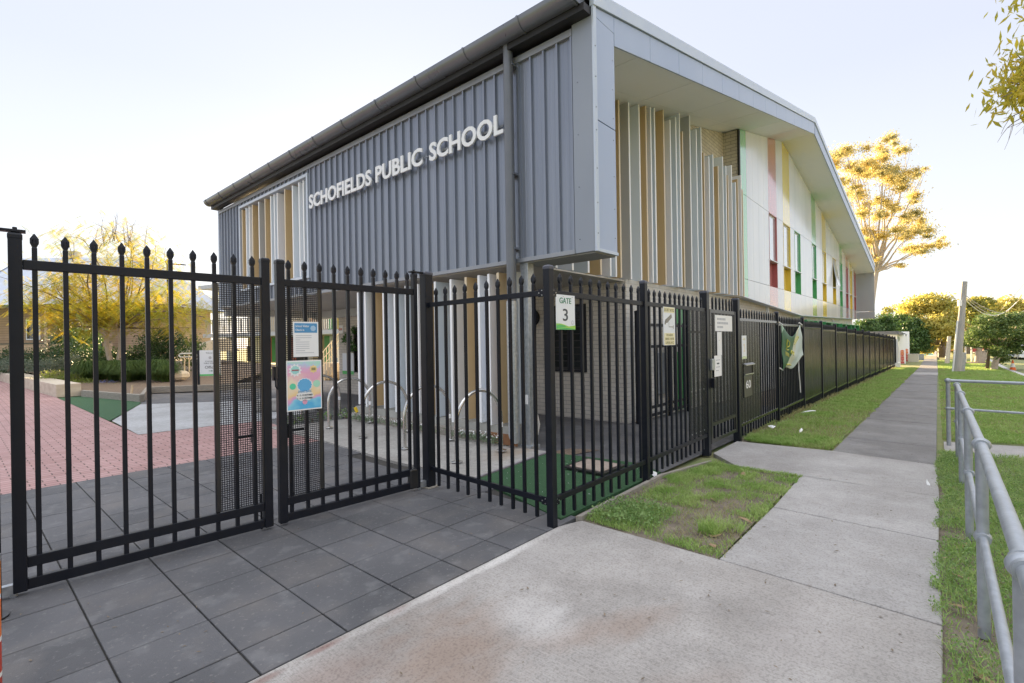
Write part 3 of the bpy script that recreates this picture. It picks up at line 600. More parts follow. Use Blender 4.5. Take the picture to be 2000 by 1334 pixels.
# footpath gate with perforated sheet
pg = thing('pedestrian_gate', 'black footpath gate filled with perforated sheet carrying paper notices', 'gate', (7.05, 2.46, 0))
for x in (7.05, 8.15): MB().box(x-.022, x+.022, 2.44, 2.485, .06, 1.96).build('stile', M_dustblack, pg, bevel=.003)
for z, h in ((1.935, .055), (.33, .055), (.09, .05)): MB().box(7.072, 8.128, 2.445, 2.48, z-h/2, z+h/2).build('rail', M_dustblack, pg, bevel=.003)
meshgrid('perforated_panel', pg, (7.072, 2.443, 0), (1, 0, 0), 1.056, .355, 1.91)
for x in (7.2, 7.35, 7.5, 7.65, 7.8, 7.95, 8.07):
    mbp = MB(); r_ = lambda z, a, b: [(x-a, 2.462-b, z), (x+a, 2.462-b, z), (x+a, 2.462+b, z), (x-a, 2.462+b, z)]
    mbp.loft([r_(1.96, .0125, .0125), r_(2.06, .0125, .0125), r_(2.085, .02, .011), r_(2.12, .018, .01), r_(2.15, .002, .002)]); mbp.v = [(a, b, .115 if abs(c-1.96) < 1e-6 else c) for a, b, c in mbp.v]; mbp.build('picket', M_black, pg)
MB().box(7.0, 7.11, 2.405, 2.44, 1.10, 1.26).build('lock_box', M_galv, pg, bevel=.006)
mb = MB().box(7.02, 7.10, 2.39, 2.44, .85, .99); mb.build('latch_box', M_black, pg, bevel=.006)
MB().box(7.10, 7.13, 2.40, 2.44, .86, .98).build('latch_keeper', M_galv, pg, bevel=.004)
# long street fence beyond the footpath gate
PX = [8.28, 10.89, 13.31]+[13.31+2.38*i for i in range(1, 14)]
sf = thing('picket_fence', 'long black picket fence running down the street beside the grass verge', 'fence', (8.28, 2.47, gz(8.3)))
for i, x in enumerate(PX):
    y = 2.472; w = .10 if i == 0 else .066; z0 = gz(x)
    fence_post(sf, x, y, w, z0-.05, z0+(2.26 if i == 0 else 2.185))
for i in range(len(PX)-1):
    xa, xb = PX[i]+.04, PX[i+1]-.035; zo = gz((xa+xb)/2)+.03; y = 2.475
    for z in (1.93, .21): MB().box(xa, xb, y-.022, y+.014, zo+z-.024, zo+z+.024).build('rail', M_rail, sf, bevel=.003)
    k = 16; pm = MB()
    for j in range(k):
        x = xa+(xb-xa)*(j+.5)/k
        r_ = lambda z, a, b: [(x-a, y-b, zo+z), (x+a, y-b, zo+z), (x+a, y+b, zo+z), (x-a, y+b, zo+z)]
        pm.loft([r_(.02, .0125, .0125), r_(2.02, .0125, .0125), r_(2.045, .02, .011), r_(2.07, .018, .01), r_(2.11, .002, .002)])
    pm.build('picket_panel', M_black, sf)
    if i > 1:
        pm = MB().box(xa, xb, y-.0155, y-.0130, zo+.24, zo+1.90)
        for j in range(30): q = xa+(xb-xa)*(j+.5)/30; pm.box(q-.007, q+.007, y-.0172, y-.0156, zo+.25, zo+1.89)
        pm.build('perforated_panel', M_sheet, sf)
for xx in (PX[1]-.02, PX[2]-.02): bracket(sf, (xx-.05, 2.455, gz(xx)+1.96), (1, 0, 0), (0, -1, 0))
meshgrid('perforated_panel', sf, (8.36, 2.455, gz(9)+.03), (1, 0, 0), 1.20, .24, 1.90, m=M_dustblack)
lb = thing('letterbox', 'steel letterbox numbered 60 set in the perforated fence panel', 'letterbox', (8.82, 2.47, gz(8.8)))
zo = gz(8.8)
MB().box(8.58, 9.07, 2.447, 2.60, zo+.66, zo+1.01).build('body', mat('bronze_steel', (.075, .07, .06), (.11, .10, .09), 6, .35, .4, 0, 9, .08), lb, bevel=.004)
mb = MB().box(8.58, 9.07, 2.452, 2.458, zo+1.01, zo+1.20); mb.build('slot', M_dark, lb)
MB().prism([(8.585, 2.446, zo+1.012), (8.585, 2.446, zo+1.03), (8.585, 2.42, zo+1.05), (8.585, 2.42, zo+1.035)], (.48, 0, 0)).build('sill', M_bolt, lb)
MB().prism([(8.57, 2.446, zo+1.20), (8.57, 2.446, zo+1.225), (8.57, 2.40, zo+1.20), (8.57, 2.40, zo+1.19)], (.51, 0, 0)).build('hood', M_bolt, lb)
MB().box(8.565, 8.58, 2.44, 2.46, zo+.66, zo+1.21).build('frame', M_dustblack, lb); MB().box(9.07, 9.085, 2.44, 2.46, zo+.66, zo+1.21).build('frame', M_dustblack, lb)
text('house_number', '60', (8.82, 2.446, zo+.80), (1, 0, 0), (0, 0, 1), M_paper, lb, .135, .27, align='CENTER', bold=.01)
# ------------------------------------------------------------------ signs and papers on the fences
def plate(name, label, cat, o, right, w, h, m, thick=.003, group=None, nrm_off=0.):
    """flat sheet; o = lower left corner seen from its front"""
    r = Vector(right).normalized(); u = Vector((0, 0, 1)); n = r.cross(u); o = Vector(o)+n*nrm_off
    root = thing(name, label, cat, o, group)
    MB().obox(o+r*w/2+u*h/2, r*w/2, n*thick/2, u*h/2).build('sheet', m, root)
    return root, o+n*thick/2, r, u, n
XR = (1, 0, 0)
t, o, r, u, n = plate('gate_sign', 'white sign reading gate 3 with green waves on the corner fence', 'sign', (3.372, 2.447, 1.645), XR, .285, .30, M_sign)
text('lettering', 'GATE', o+r*.14+u*.225, r, u, M_inkgreen, t, .05, .175, align='CENTER', bold=.006)
text('numeral', '3', o+r*.137+u*.075, r, u, M_ink, t, .105, .075, align='CENTER', bold=.006)
def wave(f0, f1, m, k, nm):
    N = 14; top = [o+r*(.285*i/N)+u*f1(i/N) for i in range(N+1)]; bot = [o+r*(.285*i/N)+u*f0(i/N) for i in range(N+1)]
    MB().add([p+n*(.0012+k*.0006) for p in top+bot], [(i, N+1+i, N+2+i, i+1) for i in range(N)]).build(nm, m, t)
wave(lambda s: .0005, lambda s: .052-.03*s+.006*math.sin(s*6), M_lime, 0, 'green_wave'); wave(lambda s: .0005, lambda s: .03+.016*math.sin(s*5+.4)-.012*s, M_mid, 1, 'green_wave'); wave(lambda s: .0005, lambda s: .008+.03*s, M_lime, 2, 'green_wave'); wave(lambda s: .0005, lambda s: .004+.012*math.sin(s*3.1), M_mid, 3, 'green_wave')
cr = MB(); cr.tube([o+r*.245+u*.063+n*.001, o+r*.245+u*.063+n*.0016], .018, 20); cr.build('crest', M_greyfaint, t); MB().tube([o+r*.245+u*.063+n*.001, o+r*.245+u*.063+n*.0021], .013, 20).build('crest', M_sign, t)
mb = MB()
for a, b in ((.11, .285), (.245, .285), (.13, .012)): mb.tube([o+r*a+u*b, o+r*a+u*b+n*.003], .005, 8)
mb.build('screw', M_bolt, t)
# security notice
t, o, r, u, n = plate('security_sign', 'faded security notice with a camera picture between cream bands', 'sign', (5.50, 2.447, 1.475), XR, .335, .455, M_sign)
MB().obox(o+r*.1675+u*.42+n*.001, r*.15, n*.0006, u*.032).build('cream_band', M_cream, t); MB().obox(o+r*.1675+u*.075+n*.001, r*.15, n*.0006, u*.07).build('cream_band', M_cream, t)
text('lettering', 'SECURITY NOTICE', o+r*.1675+u*.402, r, u, M_olive, t, .036, .28, align='CENTER', lift=.001)
for i, s_ in enumerate(('THIS AREA IS', 'UNDER 24 HOUR', 'SURVEILLANCE')): text('lettering', s_, o+r*.1675+u*(.108-i*.046), r, u, M_olive, t, .030, (.20, .25, .24)[i], align='CENTER', lift=.001)
def flat(pts, m, nm, k=1): return MB().add([o+r*a+u*b+n*.0008*k for a, b in pts], [tuple(range(len(pts)))]).build(nm, m, t)
flat([(.06, .265), (.11, .265), (.245, .335), (.225, .375), (.05, .30)][::1], M_greyink, 'camera_picture'); flat([(.03, .247), (.07, .247), (.062, .30), (.04, .282)], M_greyink, 'camera_picture')
flat([(.148, .215), (.157, .215), (.157, .282), (.148, .282)], M_greyink, 'camera_picture', 2); flat([(.157, .215), (.28, .215), (.28, .223), (.157, .223)], M_greyink, 'camera_picture', 2); flat([(.275, .195), (.285, .195), (.285, .24), (.275, .24)], M_greyink, 'camera_picture', 3)
# notices on the footpath gate
t, o, r, u, n = plate('notice_board', 'large white faded notice near the top of the footpath gate', 'notice', (7.22, 2.437, 1.65), XR, .76, .235, M_paper)
def lines(rows, m, x0, z0, dz, h=.004):
    mb = MB()
    for i, row in enumerate(rows):
        x = x0
        for w_ in row:
            if w_ > 0: mb.obox(o+r*(x+w_/2)+u*(z0-i*dz)+n*.0005, r*w_/2, n*.0005, u*h)
            x += abs(w_)+.012
    mb.build('text_line', m, t)
lines([(.05, .03, .06, .04, .07, .05), (.04, .09, .03, .05, .08, .06, .05), (.06, .03, .08, .04)], M_greyfaint, .09, .178, .058, .016)
t, o, r, u, n = plate('paper_notice', 'narrow curled white paper hanging below the large notice', 'notice', (7.30, 2.437, 1.30), XR, .19, .34, M_paper); lines([(.05,)], M_greyfaint, .06, .22, .02)
t, o, r, u, n = plate('paper_notice', 'white paper notice with torn lower corner beside the gate lock', 'notice', (7.13, 2.425, 1.0), XR, .30, .30, M_paper)
lines([(.06, .03, .05), (), (.04, .05, .04), (.05, .04)], M_greyfaint, .07, .235, .05, .006); lines([(.10,)], M_ink, .10, .185, .02, .010)
t, o, r, u, n = plate('gate_sign', 'small white gate 2 sign with pale green foot on the letterbox panel', 'sign', (8.49, 2.447, 1.20), XR, .26, .385, M_sign)
text('lettering', 'GATE', o+r*.13+u*.31, r, u, M_cream, t, .035, .15, align='CENTER'); text('numeral', '2', o+r*.13+u*.12, r, u, M_finET, t, .13, .08, align='CENTER'); flat([(0.0, .002), (.26, .002), (.26, .03), (.13, .05), (0, .035)], mat('pale_green_ink', (.55, .66, .40), None, 1, .5), 'green_wave')
# posters on the right gate leaf
P0 = gp(1.975, 1.445, .028)
t, o, r, u, n = plate('visitor_poster', 'white school visitor check in poster with blue header on the gate mesh', 'poster', P0, gd, .222, .31, M_paper, .002)
MB().obox(o+r*.111+u*.255+n*.0005, r*.1, n*.0005, u*.042).build('header', M_bluehead, t)
text('lettering', 'School Visitor', o+r*.02+u*.262, r, u, M_paper, t, .02, .12, lift=.001, bold=.008); text('lettering', 'Check in', o+r*.02+u*.228, r, u, M_paper, t, .019, .075, lift=.001, bold=.008)
MB().tube([o+r*.175+u*.252+n*.0008, o+r*.175+u*.252+n*.0016], .026, 7).build('emblem', mat('pale_blue_ink', (.38, .55, .72), None, 1, .5), t)
for i, w_ in enumerate((.14, .14, .04, .12, .12, .12, .12, .08, .16)): MB().obox(o+r*(.02+w_/2)+u*(.188-i*.019)+n*.0004, r*w_/2, n*.0004, u*.0022).build('text_line', M_greyfaint, t)
mp = bpy.data.materials.new('tie_dye_print'); mp.use_nodes = True; nt = mp.node_tree; bs = nt.nodes['Principled BSDF']; bs.inputs['Roughness'].default_value = .5
ge = nt.nodes.new('ShaderNodeNewGeometry'); sp = nt.nodes.new('ShaderNodeSeparateXYZ'); nz = nt.nodes.new('ShaderNodeTexNoise'); nz.inputs['Scale'].default_value = 9
ma = nt.nodes.new('ShaderNodeMath'); ma.operation = 'MULTIPLY_ADD'; ma.inputs[1].default_value = .22; mr = nt.nodes.new('ShaderNodeMapRange'); mr.inputs['From Min'].default_value = 1.06; mr.inputs['From Max'].default_value = 1.55
cr = nt.nodes.new('ShaderNodeValToRGB'); e = cr.color_ramp.elements; e[0].color = (.10, .45, .75, 1); e[0].position = .08; e[1].color = (.45, .75, .62, 1); e[1].position = .95
for p_, c_ in ((.20, (.25, .62, .80)), (.26, (.75, .35, .62)), (.34, (.85, .62, .30)), (.52, (.85, .72, .55)), (.66, (.78, .40, .55)), (.8, (.75, .45, .66)), (.88, (.5, .62, .78))): q = e.new(p_); q.color = (*c_, 1)
for a, b in ((ge.outputs['Position'], sp.inputs[0]), (ge.outputs['Position'], nz.inputs[0]), (nz.outputs[0], ma.inputs[0]), (sp.outputs[2], ma.inputs[2]), (ma.outputs[0], mr.inputs[0]), (mr.outputs[0], cr.inputs[0]), (cr.outputs[0], bs.inputs[0])): nt.links.new(a, b)
P0 = gp(1.912, .974, .028)
t, o, r, u, n = plate('event_poster', 'bright tie-dye coloured event date poster on the gate mesh', 'poster', P0, gd, .308, .44, M_paper, .002)
MB().obox(o+r*.154+u*.22+n*.0005, r*.145, n*.0005, u*.208).build('print', mp, t)
def burst(cx, cy, rad, k, amp, m, lift, nm='burst', sx=1.):
    pts = [(cx+sx*rad*(1+amp*(-1)**i)*math.cos(math.pi*i/k), cy+rad*(1+amp*(-1)**i)*math.sin(math.pi*i/k)) for i in range(2*k)]
    return MB().add([o+r*a+u*b+n*.0008*lift for a, b in pts], [tuple(range(len(pts)))]).build(nm, m, t)
burst(.075, .355, .052, 11, .16, M_paper, 2); burst(.075, .358, .036, 9, .1, mat('aqua_print', (.35, .68, .66), None, 1, .5), 3); burst(.235, .36, .034, 8, .18, mat('peach_print', (.85, .66, .30), None, 1, .5), 2)
burst(.155, .222, .062, 14, .05, M_paper, 2, 'blank_badge', 1.1); burst(.155, .222, .056, 14, .05, mat('sky_print', (.13, .42, .72), None, 1, .5), 3, 'blue_patch', 1.1)
burst(.052, .215, .027, 16, .0, mat('mint_print', (.12, .62, .38), None, 1, .5), 3, 'green_disc'); burst(.262, .228, .032, 16, .0, mat('mint_pale', (.40, .72, .55), None, 1, .5), 3, 'green_disc')
burst(.155, .125, .045, 12, .06, M_paper, 3, 'white_cloud', 1.7); burst(.155, .073, .022, 8, .15, mat('pink_print', (.75, .35, .5), None, 1, .5), 3, 'pink_star')
MB().obox(o+r*.075+u*.356+n*.003, r*.03, n*.0004, u*.006).build('print_bar', mat('dull_red_ink', (.35, .14, .16), None, 1, .5), t)
MB().obox(o+r*.235+u*.36+n*.003, r*.018, n*.0004, u*.012).build('print_bar', M_olive, t)
text('lettering', 'EVENT DATE', o+r*.155+u*.157, r, u, mat('sky_print', (.13, .42, .72), None, 1, .5), t, .02, .115, align='CENTER', lift=.004, bold=.01)
text('lettering', 'K - 2 : 17 OCTOBER', o+r*.155+u*.127, r, u, M_ink, t, .014, .135, align='CENTER', lift=.004, bold=.01); text('lettering', '3 - 6 : 21 OCTOBER', o+r*.155+u*.100, r, u, M_ink, t, .014, .135, align='CENTER', lift=.004, bold=.01)
# ------------------------------------------------------------------ SCHOOL BUILDING
B = thing('school_building', 'two storey school with grey ribbed front, letters above the gates and a colour striped gable', 'school', (5.6, 4.7, 0))
def ztop(x): return 6.13+.2235*(x-5.65) if x <= 20.8 else 9.516-(x-20.8)*.1475
def zbot(x): return ztop(x)-.60
XE = 41.75
def part(nm, m, mb, parent=None, **k): return mb.build(nm, m, parent or B, **k)
# upper wall on the forecourt side: ribbed cladding
def ribbed(y0, y1, z0, z1):
    prof = []; y = y0; pitch = .236
    while y < y1-.02:
        for dy, dx in ((0, 0), (.006, -.036), (.036, -.036), (.044, -.0), (.085, 0), (.09, -.004), (.10, -.004), (.105, 0), (.155, 0), (.16, -.004), (.17, -.004), (.175, 0)):
            if y+dy < y1: prof.append((5.60+dx, y+dy))
        y += pitch
    prof.append((5.60, y1))
    mb = MB(); nP = len(prof)
    mb.add([(p[0], p[1], z0) for p in prof]+[(p[0], p[1], z1) for p in prof], [(i+1, i, nP+i, nP+i+1) for i in range(nP-1)])
    return mb
mb = MB()
for a in ((3.70, 11.12, 2.76, 5.70), (15.22, 16.85, 2.76, 5.70), (11.12, 15.22, 5.54, 5.70), (11.12, 15.22, 2.76, 3.16)):
    q = ribbed(*a); mb.add(q.v, q.f)
part('ribbed_cladding', M_clad, mb)
part('corner_panel', mat('grey_corner_sheet', (.25, .28, .335), (.29, .32, .375), .7, .38, .15, .01, 20, .05), MB().box(5.565, 5.62, 3.385, 3.70, 2.72, 5.80), bevel=.004)
M_trim = mat('grey_trim', (.25, .265, .295), (.30, .315, .345), 1.5, .32, .3, .0, 30, .05)
part('cladding_capping', M_trim, MB().box(5.555, 5.60, 3.70, 16.86, 5.66, 5.755), bevel=.003)
part('cladding_base_trim', M_trim, MB().box(5.552, 5.60, 3.70, 16.86, 2.715, 2.775), bevel=.003)
part('corner_trim', M_cappan, MB().box(5.55, 5.63, 16.85, 16.93, 2.71, 5.76), bevel=.003)
mb = MB().box(5.605, 6.10, 3.40, 11.12, 2.72, 5.72); mb.box(5.605, 6.10, 15.22, 16.9, 2.72, 5.72); mb.box(5.605, 6.10, 11.12, 15.22, 5.55, 5.72); mb.box(5.605, 6.10, 11.12, 15.22, 2.72, 3.15); mb.box(6.05, 6.10, 11.12, 15.22, 3.15, 5.55)
part('upper_wall', M_finD, mb)
# recessed fins of the upper floor, framed
part('recess_frame', M_cappan, MB().box(5.54, 5.70, 11.10, 11.17, 3.12, 5.57).box(5.54, 5.70, 15.17, 15.24, 3.12, 5.57).box(5.541, 5.70, 11.17, 15.17, 5.50, 5.57).box(5.541, 5.70, 11.17, 15.17, 3.12, 3.18), bevel=.003)
def fin(c, p, q, z0, z1, th=.045):
    """flat blade from front edge p to back q (plan), bright front edge"""
    p, q = Vector((*p, 0)), Vector((*q, 0)); d = (q-p); l = d.length; d.normalize(); s_ = Vector((-d.y, d.x, 0)); zc = Vector((0, 0, (z0+z1)/2)); hz = Vector((0, 0, (z1-z0)/2))
    f = MB().obox(p+d*(l/2+.004)+zc, d*(l/2-.004), s_*th/2, hz).build('fin', FINS[c], B)
    MB().obox(p+d*.002+zc, d*.004, s_*(th/2+.001), hz+Vector((0, 0, .001))).build('fin_edge', M_finET if c == 'T' else M_finE, f)
for y, c in ((15.08, 'T'), (14.80, 'B'), (14.58, 'W'), (14.36, 'T'), (13.93, 'D'), (13.53, 'T'), (13.18, 'B'), (12.97, 'B'), (12.79, 'L'), (12.36, 'T'), (11.94, 'B'), (11.60, 'W'), (11.38, 'B')):
    fin(c, (5.58, y), (5.98, y), 3.20, 5.46)
# ground floor screen of fins
for y, c, z in ((9.13, 'L', .30), (8.86, 'B', .27), (8.58, 'T', .30), (8.22, 'W', .28), (7.85, 'B', .24), (7.5, 'G', .26), (7.15, 'L', .28), (6.88, 'T', .26), (6.66, 'G', .25), (6.25, 'W', .20), (5.88, 'T', .28), (5.58, 'W', .26), (5.36, 'L', .24), (5.16, 'T', .28), (4.92, 'G', .28)):
    fin(c, (5.60, y), (5.98, y), z, 2.62)
part('screen_rail', M_galv, MB().box(5.985, 6.03, 4.8, 9.3, .24, .32).box(5.985, 6.03, 4.8, 9.3, 2.55, 2.62))
part('plinth', mat('plinth_concrete', (.33, .33, .30), (.42, .42, .39), 4, .85, 0, .2, 60), MB().box(5.64, 6.10, 4.85, 9.35, -.05, .24))
part('plinth_sleeper', M_timber, MB().box(5.50, 5.63, 4.95, 9.4, -.05, .12), bevel=.01)
part('drain_stain_board', mat('rusty_board', (.20, .09, .04), (.30, .16, .08), 8, .9), MB().box(5.48, 5.50, 4.72, 5.3, 0, .16))
# letters on a thin rail
part('lettering_rail', M_trim, MB().box(5.545, 5.56, 4.95, 6.5, 4.80, 4.835).box(5.545, 5.56, 6.85, 8.1, 4.80, 4.835).box(5.545, 5.56, 8.45, 10.75, 4.80, 4.835).box(5.553, 5.562, 6.5, 6.85, 4.812, 4.822).box(5.553, 5.562, 8.1, 8.45, 4.812, 4.822))
M_letter = mat('white_letter', (.80, .82, .85), None, 1, .35)
lr = [o for o in COL.objects if o.name.startswith('lettering_rail')][0]
for word, ya, yb in (('SCHOFIELDS', 10.90, 8.37), ('PUBLIC', 8.22, 6.79), ('SCHOOL', 6.60, 4.88)):
    o_ = text('letter', word, (5.50, ya, 4.665), (0, -1, 0), (0, 0, 1), M_letter, lr, .315, ya-yb, depth=.03, bold=.027)
    # one mesh per letter
    bm = bmesh.new(); bm.from_mesh(o_.data); bpy.data.objects.remove(o_)
    isl, seen = [], set()
    for v in bm.verts:
        if v in seen: continue
        st, g = [v], []
        seen.add(v)
        while st:
            w = st.pop(); g.append(w)
            for e in w.link_edges:
                z = e.other_vert(w)
                if z not in seen: seen.add(z); st.append(z)
        isl.append(g)
    for g in isl:
        gs = set(g); idx = {v: i for i, v in enumerate(g)}
        me = bpy.data.meshes.new('letter'); me.from_pydata([v.co[:] for v in g], [], [[idx[v] for v in f.verts] for f in bm.faces if f.verts[0] in gs]); me.update(); me.materials.append(M_letter)
        link('letter', me, lr)
    bm.free()
# gutter with straps, downpipe
def halfround(x, z, r, y0, y1, th=.006, n=16):
    A = [(x+r*math.cos(math.pi+math.pi*i/n), z+r*math.sin(math.pi+math.pi*i/n)) for i in range(n+1)]
    Bp = [(x+(r-th)*math.cos(math.pi+math.pi*i/n), z+(r-th)*math.sin(math.pi+math.pi*i/n)) for i in range(n+1)]
    ring = A+Bp[::-1]
    return MB().loft([[(a, y0, b) for a, b in ring], [(a, y1, b) for a, b in ring]])
G_ = part('gutter', M_gutter, halfround(5.36, 6.045, .155, 3.46, 17.08), smooth=True)
mb = MB(); mb.prism([(5.36+.155*math.cos(math.pi+math.pi*i/14), 3.455, 6.045+.155*math.sin(math.pi+math.pi*i/14)) for i in range(15)], (0, .008, 0)); mb.prism([(5.36+.155*math.cos(math.pi+math.pi*i/14), 17.075, 6.045+.155*math.sin(math.pi+math.pi*i/14)) for i in range(15)], (0, .008, 0))
part('gutter_end', M_gutter, mb, G_)
for y in (3.50, 4.36, 5.45, 6.63, 7.81, 9.0, 10.18, 11.29, 12.42, 13.54, 14.69, 15.82, 16.9):
    pts = [(5.36+.163*math.cos(a), 6.045+.163*math.sin(a)) for a in [math.pi+math.pi*i/14 for i in range(15)]]+[(5.59, 6.0), (5.59, 5.93)]
    mb = MB()
    for (a, b), (c, d) in zip(pts, pts[1:]): mb.bar((a, y, b), (c, y, d), .03, .006, up=(0, 1, 0)) if False else mb.obox(((a+c)/2, y, (b+d)/2), ((c-a)/2*1.08, 0, (d-b)/2*1.08), (0, .017, 0), Vector((-(d-b), 0, (c-a))).normalized()*.004)
    part('gutter_strap', M_gutter, mb, G_)
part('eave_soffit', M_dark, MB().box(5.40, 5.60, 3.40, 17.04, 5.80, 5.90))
part('eave_flashing', M_clad, MB().box(5.35, 5.62, 3.40, 17.04, 6.055, 6.075))
dp = part('downpipe', mat('grey_downpipe', (.13, .14, .16), (.16, .17, .19), 3, .35, .2), MB().tube([(5.46, 4.755, 2.12), (5.46, 4.755, 5.92)], .072, 20), smooth=True)
for z in (5.6, 4.0, 2.9): part('pipe_clip', M_gutter, MB().box(5.45, 5.60, 4.67, 4.84, z, z+.03), dp)
# galvanised foot of the downpipe, cut at a slant
ring = lambda zf: [(5.46+.085*math.cos(2*math.pi*k/20), 4.755+.085*math.sin(2*math.pi*k/20), zf(math.cos(2*math.pi*k/20), math.sin(2*math.pi*k/20))) for k in range(20)]
part('downpipe_boot', M_galv, MB().loft([ring(lambda a, b: .16+.09*b+.05*a), ring(lambda a, b: 2.14)], caps=False), smooth=True)
part('boot_opening', M_dark, MB().add(ring(lambda a, b: .17+.09*b+.05*a), [tuple(range(20))]))
part('corner_column', M_galv, MB().box(5.60, 5.74, 4.56, 4.70, -.05, 2.72).box(5.56, 5.78, 4.52, 4.74, -.05, .015), bevel=.004)
part('column_notice', M_paper, MB().box(5.594, 5.598, 4.59, 4.66, .62, .76))
# street side end of the front wall
mb = MB().box(5.64, 6.12, 3.372, 3.40, 2.76, 4.445).box(5.64, 6.12, 3.372, 3.40, 4.46, 5.80)
part('end_panel', M_panel, mb, bevel=.002)
part('end_panel_trim', M_cappan, MB().box(5.565, 5.638, 3.36, 3.395, 2.715, 6.0).box(5.64, 6.135, 3.36, 3.405, 2.715, 2.758), bevel=.003)
part('end_panel_soffit', mat('grey_soffit', (.30, .30, .29), (.33, .33, .32), 2, .6), MB().box(5.60, 6.12, 3.405, 4.7, 2.70, 2.718))
mb = MB()
for z in (2.95, 3.35, 3.8, 4.3, 4.6, 5.0, 5.4): mb.tube([(5.60, 3.36, z), (5.60, 3.355, z)], .008, 8); mb.tube([(6.06, 3.371, z), (6.06, 3.366, z)], .006, 8)
for z in (2.9, 3.6, 4.3, 5.0): mb.tube([(5.564, 3.62, z), (5.559, 3.62, z)], .007, 8)
part('screw', M_gutter, mb)
# fascia along the gable, capping, roof
mb = MB(); x = 5.64; xs = [5.64, 6.13]+[6.13+1.135*i for i in range(1, 40)]
xs = [a for a in xs if a < XE-.4]+[20.8, XE]; xs = sorted(set(xs)); fp = MB()
for a, b in zip(xs, xs[1:]):
    if b-a < .15: continue
    g = .004
    zl = lambda q: (5.80 if q < 6.12 else zbot(q)+.0)
    lo_a, lo_b = (5.805, 5.805) if b <= 6.14 else (zbot(a), zbot(b))
    fp.prism([(a+g, 3.372, lo_a), (b-g, 3.372, lo_b), (b-g, 3.372, ztop(b)-.20), (a+g, 3.372, ztop(a)-.20)], (0, .028, 0))
part('fascia_panel', M_panel, fp, bevel=.002, seg=1)
part('fascia_backing', M_dark, MB().prism([(6.14, 3.402, zbot(6.14)+.02), (20.8, 3.402, zbot(20.8)+.02), (XE, 3.402, zbot(XE)+.02), (XE, 3.402, ztop(XE)-.19), (20.8, 3.402, ztop(20.8)-.19), (5.6, 3.402, ztop(5.6)-.19), (5.6, 3.402, 5.80), (6.14, 3.402, 5.80)], (0, .03, 0)))
cp = MB()
for a, b in ((5.56, 12.9), (12.905, 20.8), (20.8, 31.0), (31.005, XE+.06)):
    cp.prism([(a, 3.345, ztop(a)-.19), (b, 3.345, ztop(b)-.19), (b, 3.345, ztop(b)), (a, 3.345, ztop(a))], (0, .07, 0))
part('roof_capping', M_cappan, cp, bevel=.004)
M_roof = mat('grey_roof_sheet', (.22, .235, .26), (.26, .275, .30), 2, .4, .3)
part('roof', M_roof, MB().prism([(5.42, 3.42, ztop(5.42)-.02), (20.8, 3.42, ztop(20.8)-.05), (XE+.05, 3.42, ztop(XE)-.05), (XE+.05, 3.42, ztop(XE)-.2), (20.8, 3.42, ztop(20.8)-.2), (5.42, 3.42, ztop(5.42)-.07)], (0, 13.64, 0)))
# soffit sheets
sf_ = MB(); edges = [6.16]+[6.9+2.3*i for i in range(16)]; edges = [e for e in edges if e < XE-.3]+[20.8, XE-.1]; edges = sorted(set(edges))
for a, b in zip(edges, edges[1:]):
    for y0, y1 in (((3.405, 4.40), (4.408, 5.6)) if b <= 15.45 or a < 15.3 else ((3.405, 4.44),)):
        yb = y1
        sf_.prism([(a+.004, y0, zbot(a)+.012), (b-.004, y0, zbot(b)+.012), (b-.004, y0, zbot(b)+.03), (a+.004, y0, zbot(a)+.03)], (0, yb-y0, 0))
part('soffit', M_soffit, sf_)
part('soffit_backing', M_greyfaint, MB().prism([(6.13, 3.41, zbot(6.13)+.032), (20.8, 3.41, zbot(20.8)+.032), (XE-.1, 3.41, zbot(XE-.1)+.032), (XE-.1, 3.41, zbot(XE-.1)+.05), (20.8, 3.41, zbot(20.8)+.05), (6.13, 3.41, zbot(6.13)+.05)], (0, 2.2, 0)))
# far end wall of the projecting frame
part('frame_end_wall', mat('grey_end_panel', (.36, .38, .41), (.39, .41, .44), .8, .5), MB().box(XE-.09, XE+.05, 3.40, 4.60, 3.22, zbot(XE)+.1).box(XE-.09, XE+.05, 3.40, 4.60, 2.72, 3.20))
# gable wall: brick behind the fins, return, dark strip, panels
part('upper_brick_wall', M_brickU, MB().prism([(8.6, 4.86, 2.72), (15.40, 4.86, 2.72), (15.40, 4.86, zbot(15.4)), (8.6, 4.86, zbot(8.6))], (0, .24, 0)))
part('brick_return', M_brickUx, MB().box(15.36, 15.40, 4.46, 4.86, 2.72, zbot(15.3)))
part('dark_jamb', M_dark, MB().box(15.345, 15.44, 4.40, 4.46, 2.80, zbot(15.3)), bevel=.003)
def yfront(x): return 4.70-.0515*(x-7.0)
FT = ((6.55, 'L', 0), (6.99, 'L', 0), (7.45, 'G', 0), (7.84, 'T', 0), (8.16, 'L', 0), (8.35, 'B', 0), (8.53, 'T', 6.35), (8.90, 'D', 6.45), (9.30, 'B', 6.58), (9.58, 'T', 6.62), (9.78, 'L', 6.57), (9.95, 'G', 6.56), (10.36, 'T', 6.73), (10.67, 'L', 6.45), (10.95, 'G', 6.60), (11.14, 'B', 6.76), (11.29, 'T', 6.37), (11.69, 'D', 6.87), (12.05, 'B', 6.65), (12.33, 'G', 6.79), (12.49, 'T', 6.20), (12.79, 'L', 6.18), (13.05, 'G', 6.30), (13.38, 'T', 6.08), (13.70, 'B', 6.42), (13.92, 'G', 6.22), (14.06, 'T', 6.0), (14.33, 'L', 6.34), (14.62, 'G', 5.93), (14.80, 'T', 6.06), (15.05, 'L', 6.23), (15.17, 'T', 5.84))
for x, c, zt in FT:
    zt = min(zt or zbot(x)-.02, zbot(x)-.01)
    fin(c, (x, yfront(x)), (x, 4.85 if x > 8.6 else 5.25), 2.745, zt, .05)
